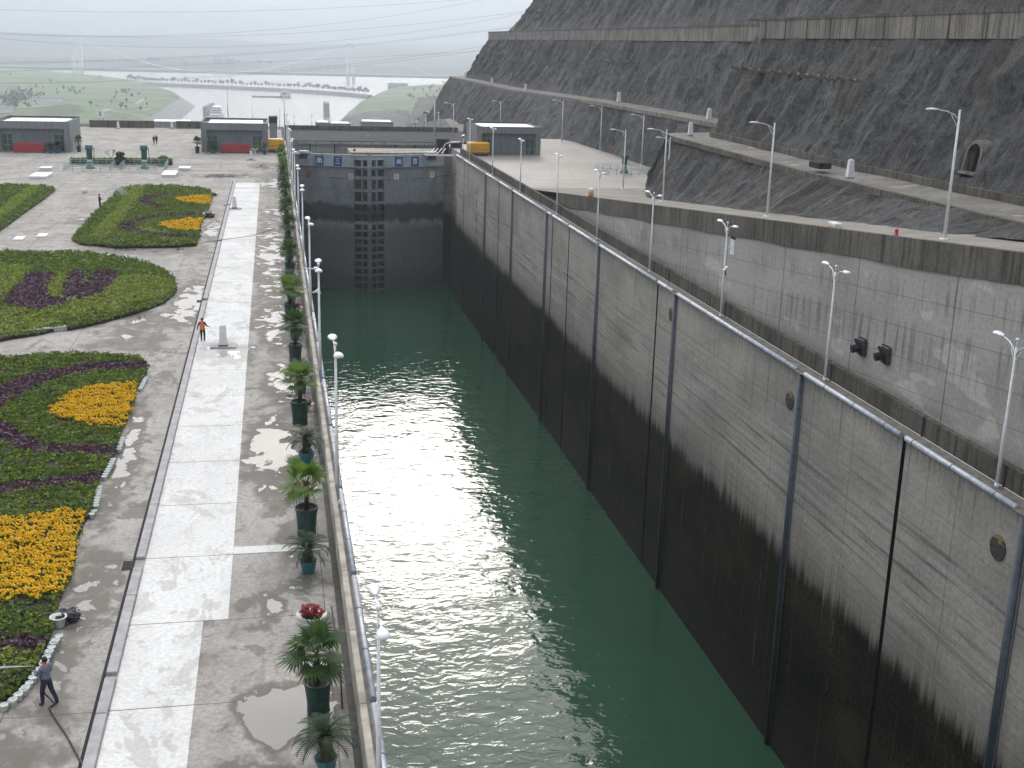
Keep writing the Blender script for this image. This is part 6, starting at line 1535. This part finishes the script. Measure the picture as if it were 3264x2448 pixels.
# lower lock head
mb = MB(); mb.quad((-110, 318, -20), (75, 318, -20), (75, 606, -20), (-110, 606, -20)); structure('lower_apron', mb, M['girderdark'])
mb = MB(); mb.quad((40, 540, -19.99), (72, 540, -19.99), (72, 600, -19.99), (40, 600, -19.99)); structure('lower_apron_paving', mb, M['apron'])
for i, (q0_, q1_, h, lab) in enumerate(((z2(780, 492), z2(1000, 492), 4.4, 'grey flat roofed building at the lower lock seen above the bridge'), (z2(560, 470), z2(705, 470), 2.2, 'low pale roofed shed at the lower lock, right of the other shed'), (z2(460, 466), z2(556, 466), 2.4, 'low pale roofed shed at the lower lock, left of the other shed'))):
    a, b = P(*q0_, z=-20), P(*q1_, z=-20); t = thing('lower_lock_building', lab, 'building', (a.x, a.y, -20), 0, 'buildings at the lower lock'); w_ = b.x-a.x
    mb = MB(); mb.box((0, 0, 0), (w_, 13, h)); mb.build('wall', M['plaster'], t)
    mb = MB(); mb.box((-.2, -.2, h+.003), (w_+.2, 13.2, h+.3)); ro = mb.build('roof', M['rooftrim'], t)
    mb = MB(); mb.box((.8, .8, h+.302), (w_-.8, 11.5, h+.75)); mb.build('roof_panel', M['roofwhite'], ro)
    if i == 0:
        mb = MB(); mb.box((1.2, -.05, .1), (w_-1.2, -.003, h-1.2)); mb.build('porch_panel', M['plaster_in'], t)
mb = MB(); mb.box((56.5, 576, -20), (64, 576.6, -18.6)); tag(mb.build('parapet_wall', M['ship']), 'short white low wall beside the lower lock building', 'wall')
def mast(q, z, qt, lab, r=.14):
    p = P(*q, z=z); h = P(*qt, y=p.y).z-z; t = thing('light_mast', lab, 'mast', p, 0, 'thin light masts beyond the bridge')
    mb = MB(); mb.tube([(0, 0, 0), (0, 0, h)], [r*1.25, r*.7], 8); mb.build('pole', M['white'], t)
    mb = MB(); mb.lathe([(.1, h), (.42, h+.1), (.42, h+.3), (.1, h+.4)], 8); mb.build('lamp_ring', M['pipe'], t)
mast(z1(2009, 965), 0, z1(2011, 662), 'tall light mast right behind the plaza gatehouse'); mast(z1(1608, 826), -20, z1(1608, 660), 'tall light mast rising behind the roof of the plaza gatehouse', .3)
mast(z2(1293, 525), 0, z2(1305, 245), 'tallest light mast at the right end of the bridge', .17)
for i, (u, v0, v1) in enumerate(((185, 470, 365), (203, 480, 335), (305, 460, 380), (430, 462, 372), (560, 440, 380), (10, 395, 330), (707, 480, 420), (1135, 480, 405), (1322, 500, 360), (1232, 500, 375), (1150, 490, 430))):
    mast(z2(u, v0), -20 if v0 < 490 else -3, z2(u+2, v1), f'thin hazy light mast beyond the bridge, {ORD[i]} of the small ones from list order left of the tall masts' if False else f'thin hazy light mast over the lower lock, {("between plaza gatehouse and first post", "with twin heads near the plaza gatehouse", "left of the sheds", "above the left shed", "above the right shed", "behind the plaza gatehouse roof", "right of the sheds", "right of the lower lock building", "before the far hill road", "before the dark low slope", "beside the white low wall")[i]}', .16)
# suspension bridge
BY = 3600
def ray(q): return P(*q, y=BY)
t = thing('suspension_bridge', 'pale hazy suspension bridge with two tall towers across the river', 'bridge', (-150, BY, RZ))
def tower(tl, tr_, bl, br, lw):
    A, B, C_, D = ray(tl), ray(tr_), ray(bl), ray(br); mb = MB()
    for a, c in ((A, C_), (B, D)):
        vs = [(p.x+i*w_/2, BY+j*w_/2, p.z if p is a else RZ-4) for p, w_ in ((a, lw*.9), (c, lw*1.15)) for i, j in ((-1, -1), (1, -1), (1, 1), (-1, 1))]
        mb.add(vs, [(0, 1, 2, 3), (7, 6, 5, 4)]+[(i, i+4, (i+1) % 4+4, (i+1) % 4) for i in range(4)])
    for f in (.03, .52):
        a = A.lerp(C_, f); b = B.lerp(D, f); mb.bar((a.x+lw*.46, BY, a.z), (b.x-lw*.46, BY, b.z), lw*.7, lw*(1. if f < .1 else .6))
    mb.build('tower', M['bridge'], t, True); return (A+B)/2
tl = tower(z1(514, 256), z1(561, 256), z1(522, 545), z1(575, 558), 10.5)
tr2 = tower((749, 92), (761, 93), (752, 172), (764, 185), 8.)
sag = ray(z1(1370, 508)).z
mb = MB()
def para(a, b, zs, n=28):
    # parabola through both ends with lowest height zs
    pts = []
    for k in range(n+1):
        f = k/n; zz = a.z+(b.z-a.z)*f-4*((a.z+b.z)/2-zs)*f*(1-f); pts.append((a.x+(b.x-a.x)*f, BY+(k % 2)*0, zz))
    return pts
for dx in (-11, 11):
    mb.tube([(x, BY+dx, z) for x, y, z in para(tl, tr2, sag)], .75, 6); e = ray(z1(60, 455)); mb.tube([(tl.x, BY+dx, tl.z), (e.x, BY+dx, e.z)], .75, 6); e = ray(zh(1900, 200)); mb.tube([(tr2.x, BY+dx, tr2.z), (tr2.x+230, BY+dx, -68)], .75, 6)
mb.build('main_cable', M['bridge'], t, True)
mb = MB(); mb.box((tl.x-320, BY-11, -72.3), (tr2.x+300, BY+11, -71)); mb.build('deck', M['board'], t, True)  # haze put into the deck colour so its line fades
for x, y, z in para(tl, tr2, sag, 30)[1:-1]: mb = MB(); mb.tube([(x, BY, z), (x, BY, -71)], .2, 4, cap=False); mb.build('hanger', M['bridge'], t, True)
# far shore and mountains
def mtn_h(x, y):
    r = noise.fractal((x*.00042, y*.00042, .3), .9, 2.1, 6)
    s_ = sm01((y-7600)/4200); f_ = sm01((y-4600)/1600); return RZ+6+25*sm01((y-4250)/150)+s_*(620+420*r)+f_*(45+80*noise.noise((x*.0011, y*.0011, 2)))
terrain('hills', lambda y: [(-3600+90*k)*max(1., y/7000) for k in range(78)], [4200+100*k+k*k*.6 for k in range(80)], mtn_h, M['mtn'], None)
# far-bank town specks
for i in range(12):
    u = random.uniform(950, 2150); v = random.uniform(500, 548); p = P(*z1(u, v), y=4340); 
    if i == 0:
        tb = thing('far_house', 'tiny pale house on the hazy far river bank', 'house', (p.x, p.y, mtn_h(p.x, p.y)), 0, 'houses on the far bank')
        m_ = MB(); m_.box((0, 0, -6), (16, 12, 9)); m_.build('wall', M['bank'], tb); m_ = MB(); m_.add([(-1, -1, 9), (17, -1, 9), (17, 13, 9), (-1, 13, 9), (-1, 6, 13), (17, 6, 13)], [(0, 1, 5, 4), (2, 3, 4, 5), (0, 4, 3), (1, 2, 5)]); m_.build('roof', M['pier'], tb)
    else: dup(tb, (p.x, 4330+random.uniform(0, 260), 0), random.uniform(-.4, .4), None, random.uniform(.7, 1.6)).location.z = mtn_h(p.x, 4400)
# ---- power lines crossing the view
def wire(q, lab, y=820, r=.055, n=40, dz=0.):
    pts = [P(*(z1(*a) if isinstance(a[0], (int, float)) and not (len(a) > 2) else a[:2]), y=y) for a in q]
    (x0, _, h0), (x1, _, h1), (x2, _, h2) = pts
    A_ = np.linalg.solve(np.array([[x0*x0, x0, 1], [x1*x1, x1, 1], [x2*x2, x2, 1]]), np.array([h0, h1, h2]))
    xa, xb = -.40*y, .32*y; mb = MB()
    mb.tube([(x, y, A_[0]*x*x+A_[1]*x+A_[2]+dz) for x in np.linspace(xa, xb, n)], r, 5); o = mb.build('power_line', M['wire']); tag(o, lab, 'power line', 'power lines across the sky')
WL = [(((0, 68), (1100, 86), (2212, 62)), 'highest faint power line across the sky'), (((0, 232), (1100, 252), (2212, 182)), 'upper power line of the second pair, just over the left bridge tower'), (((0, 240), (1100, 262), (2212, 226)), 'lower power line of the second pair, just over the left bridge tower'),
      (((0, 270), (640, 318), (2212, 300)), 'power line crossing the upper part of the left bridge tower'), (((0, 440), (1000, 415), (2212, 340)), 'upper power line of the pair crossing the middle of the left bridge tower'), (((0, 446), (1000, 424), (2212, 350)), 'lower power line of the pair crossing the middle of the left bridge tower'),
      (((500, 488), (1000, 470), (2212, 420)), 'thin power line below the crossing pair at the left tower'), (((150, 584), (1000, 563), (2212, 478)), 'lowest power line, upper wire, dipping over the far left shore'), (((150, 588), (1000, 570), (2212, 492)), 'lowest power line, lower wire, dipping over the far left shore')]
for q, lab in WL: wire(q, lab)

# ================================================================== HAZE
HAZE = 1.9e-4
m = bpy.data.materials.new('haze_air'); m.use_nodes = True; nt = m.node_tree; nt.nodes.clear()
ho = nt.nodes.new('ShaderNodeOutputMaterial'); hv = nt.nodes.new('ShaderNodeVolumePrincipled')
hv.inputs['Color'].default_value = (.83, .895, 1.0, 1); hv.inputs['Density'].default_value = HAZE; hv.inputs['Anisotropy'].default_value = .5
nt.links.new(hv.outputs[0], ho.inputs['Volume'])
mb = MB(); mb.box((-9000, -60, RZ-4), (9000, 17000, 1500)); o = mb.build('haze', m); o['kind'] = 'stuff'
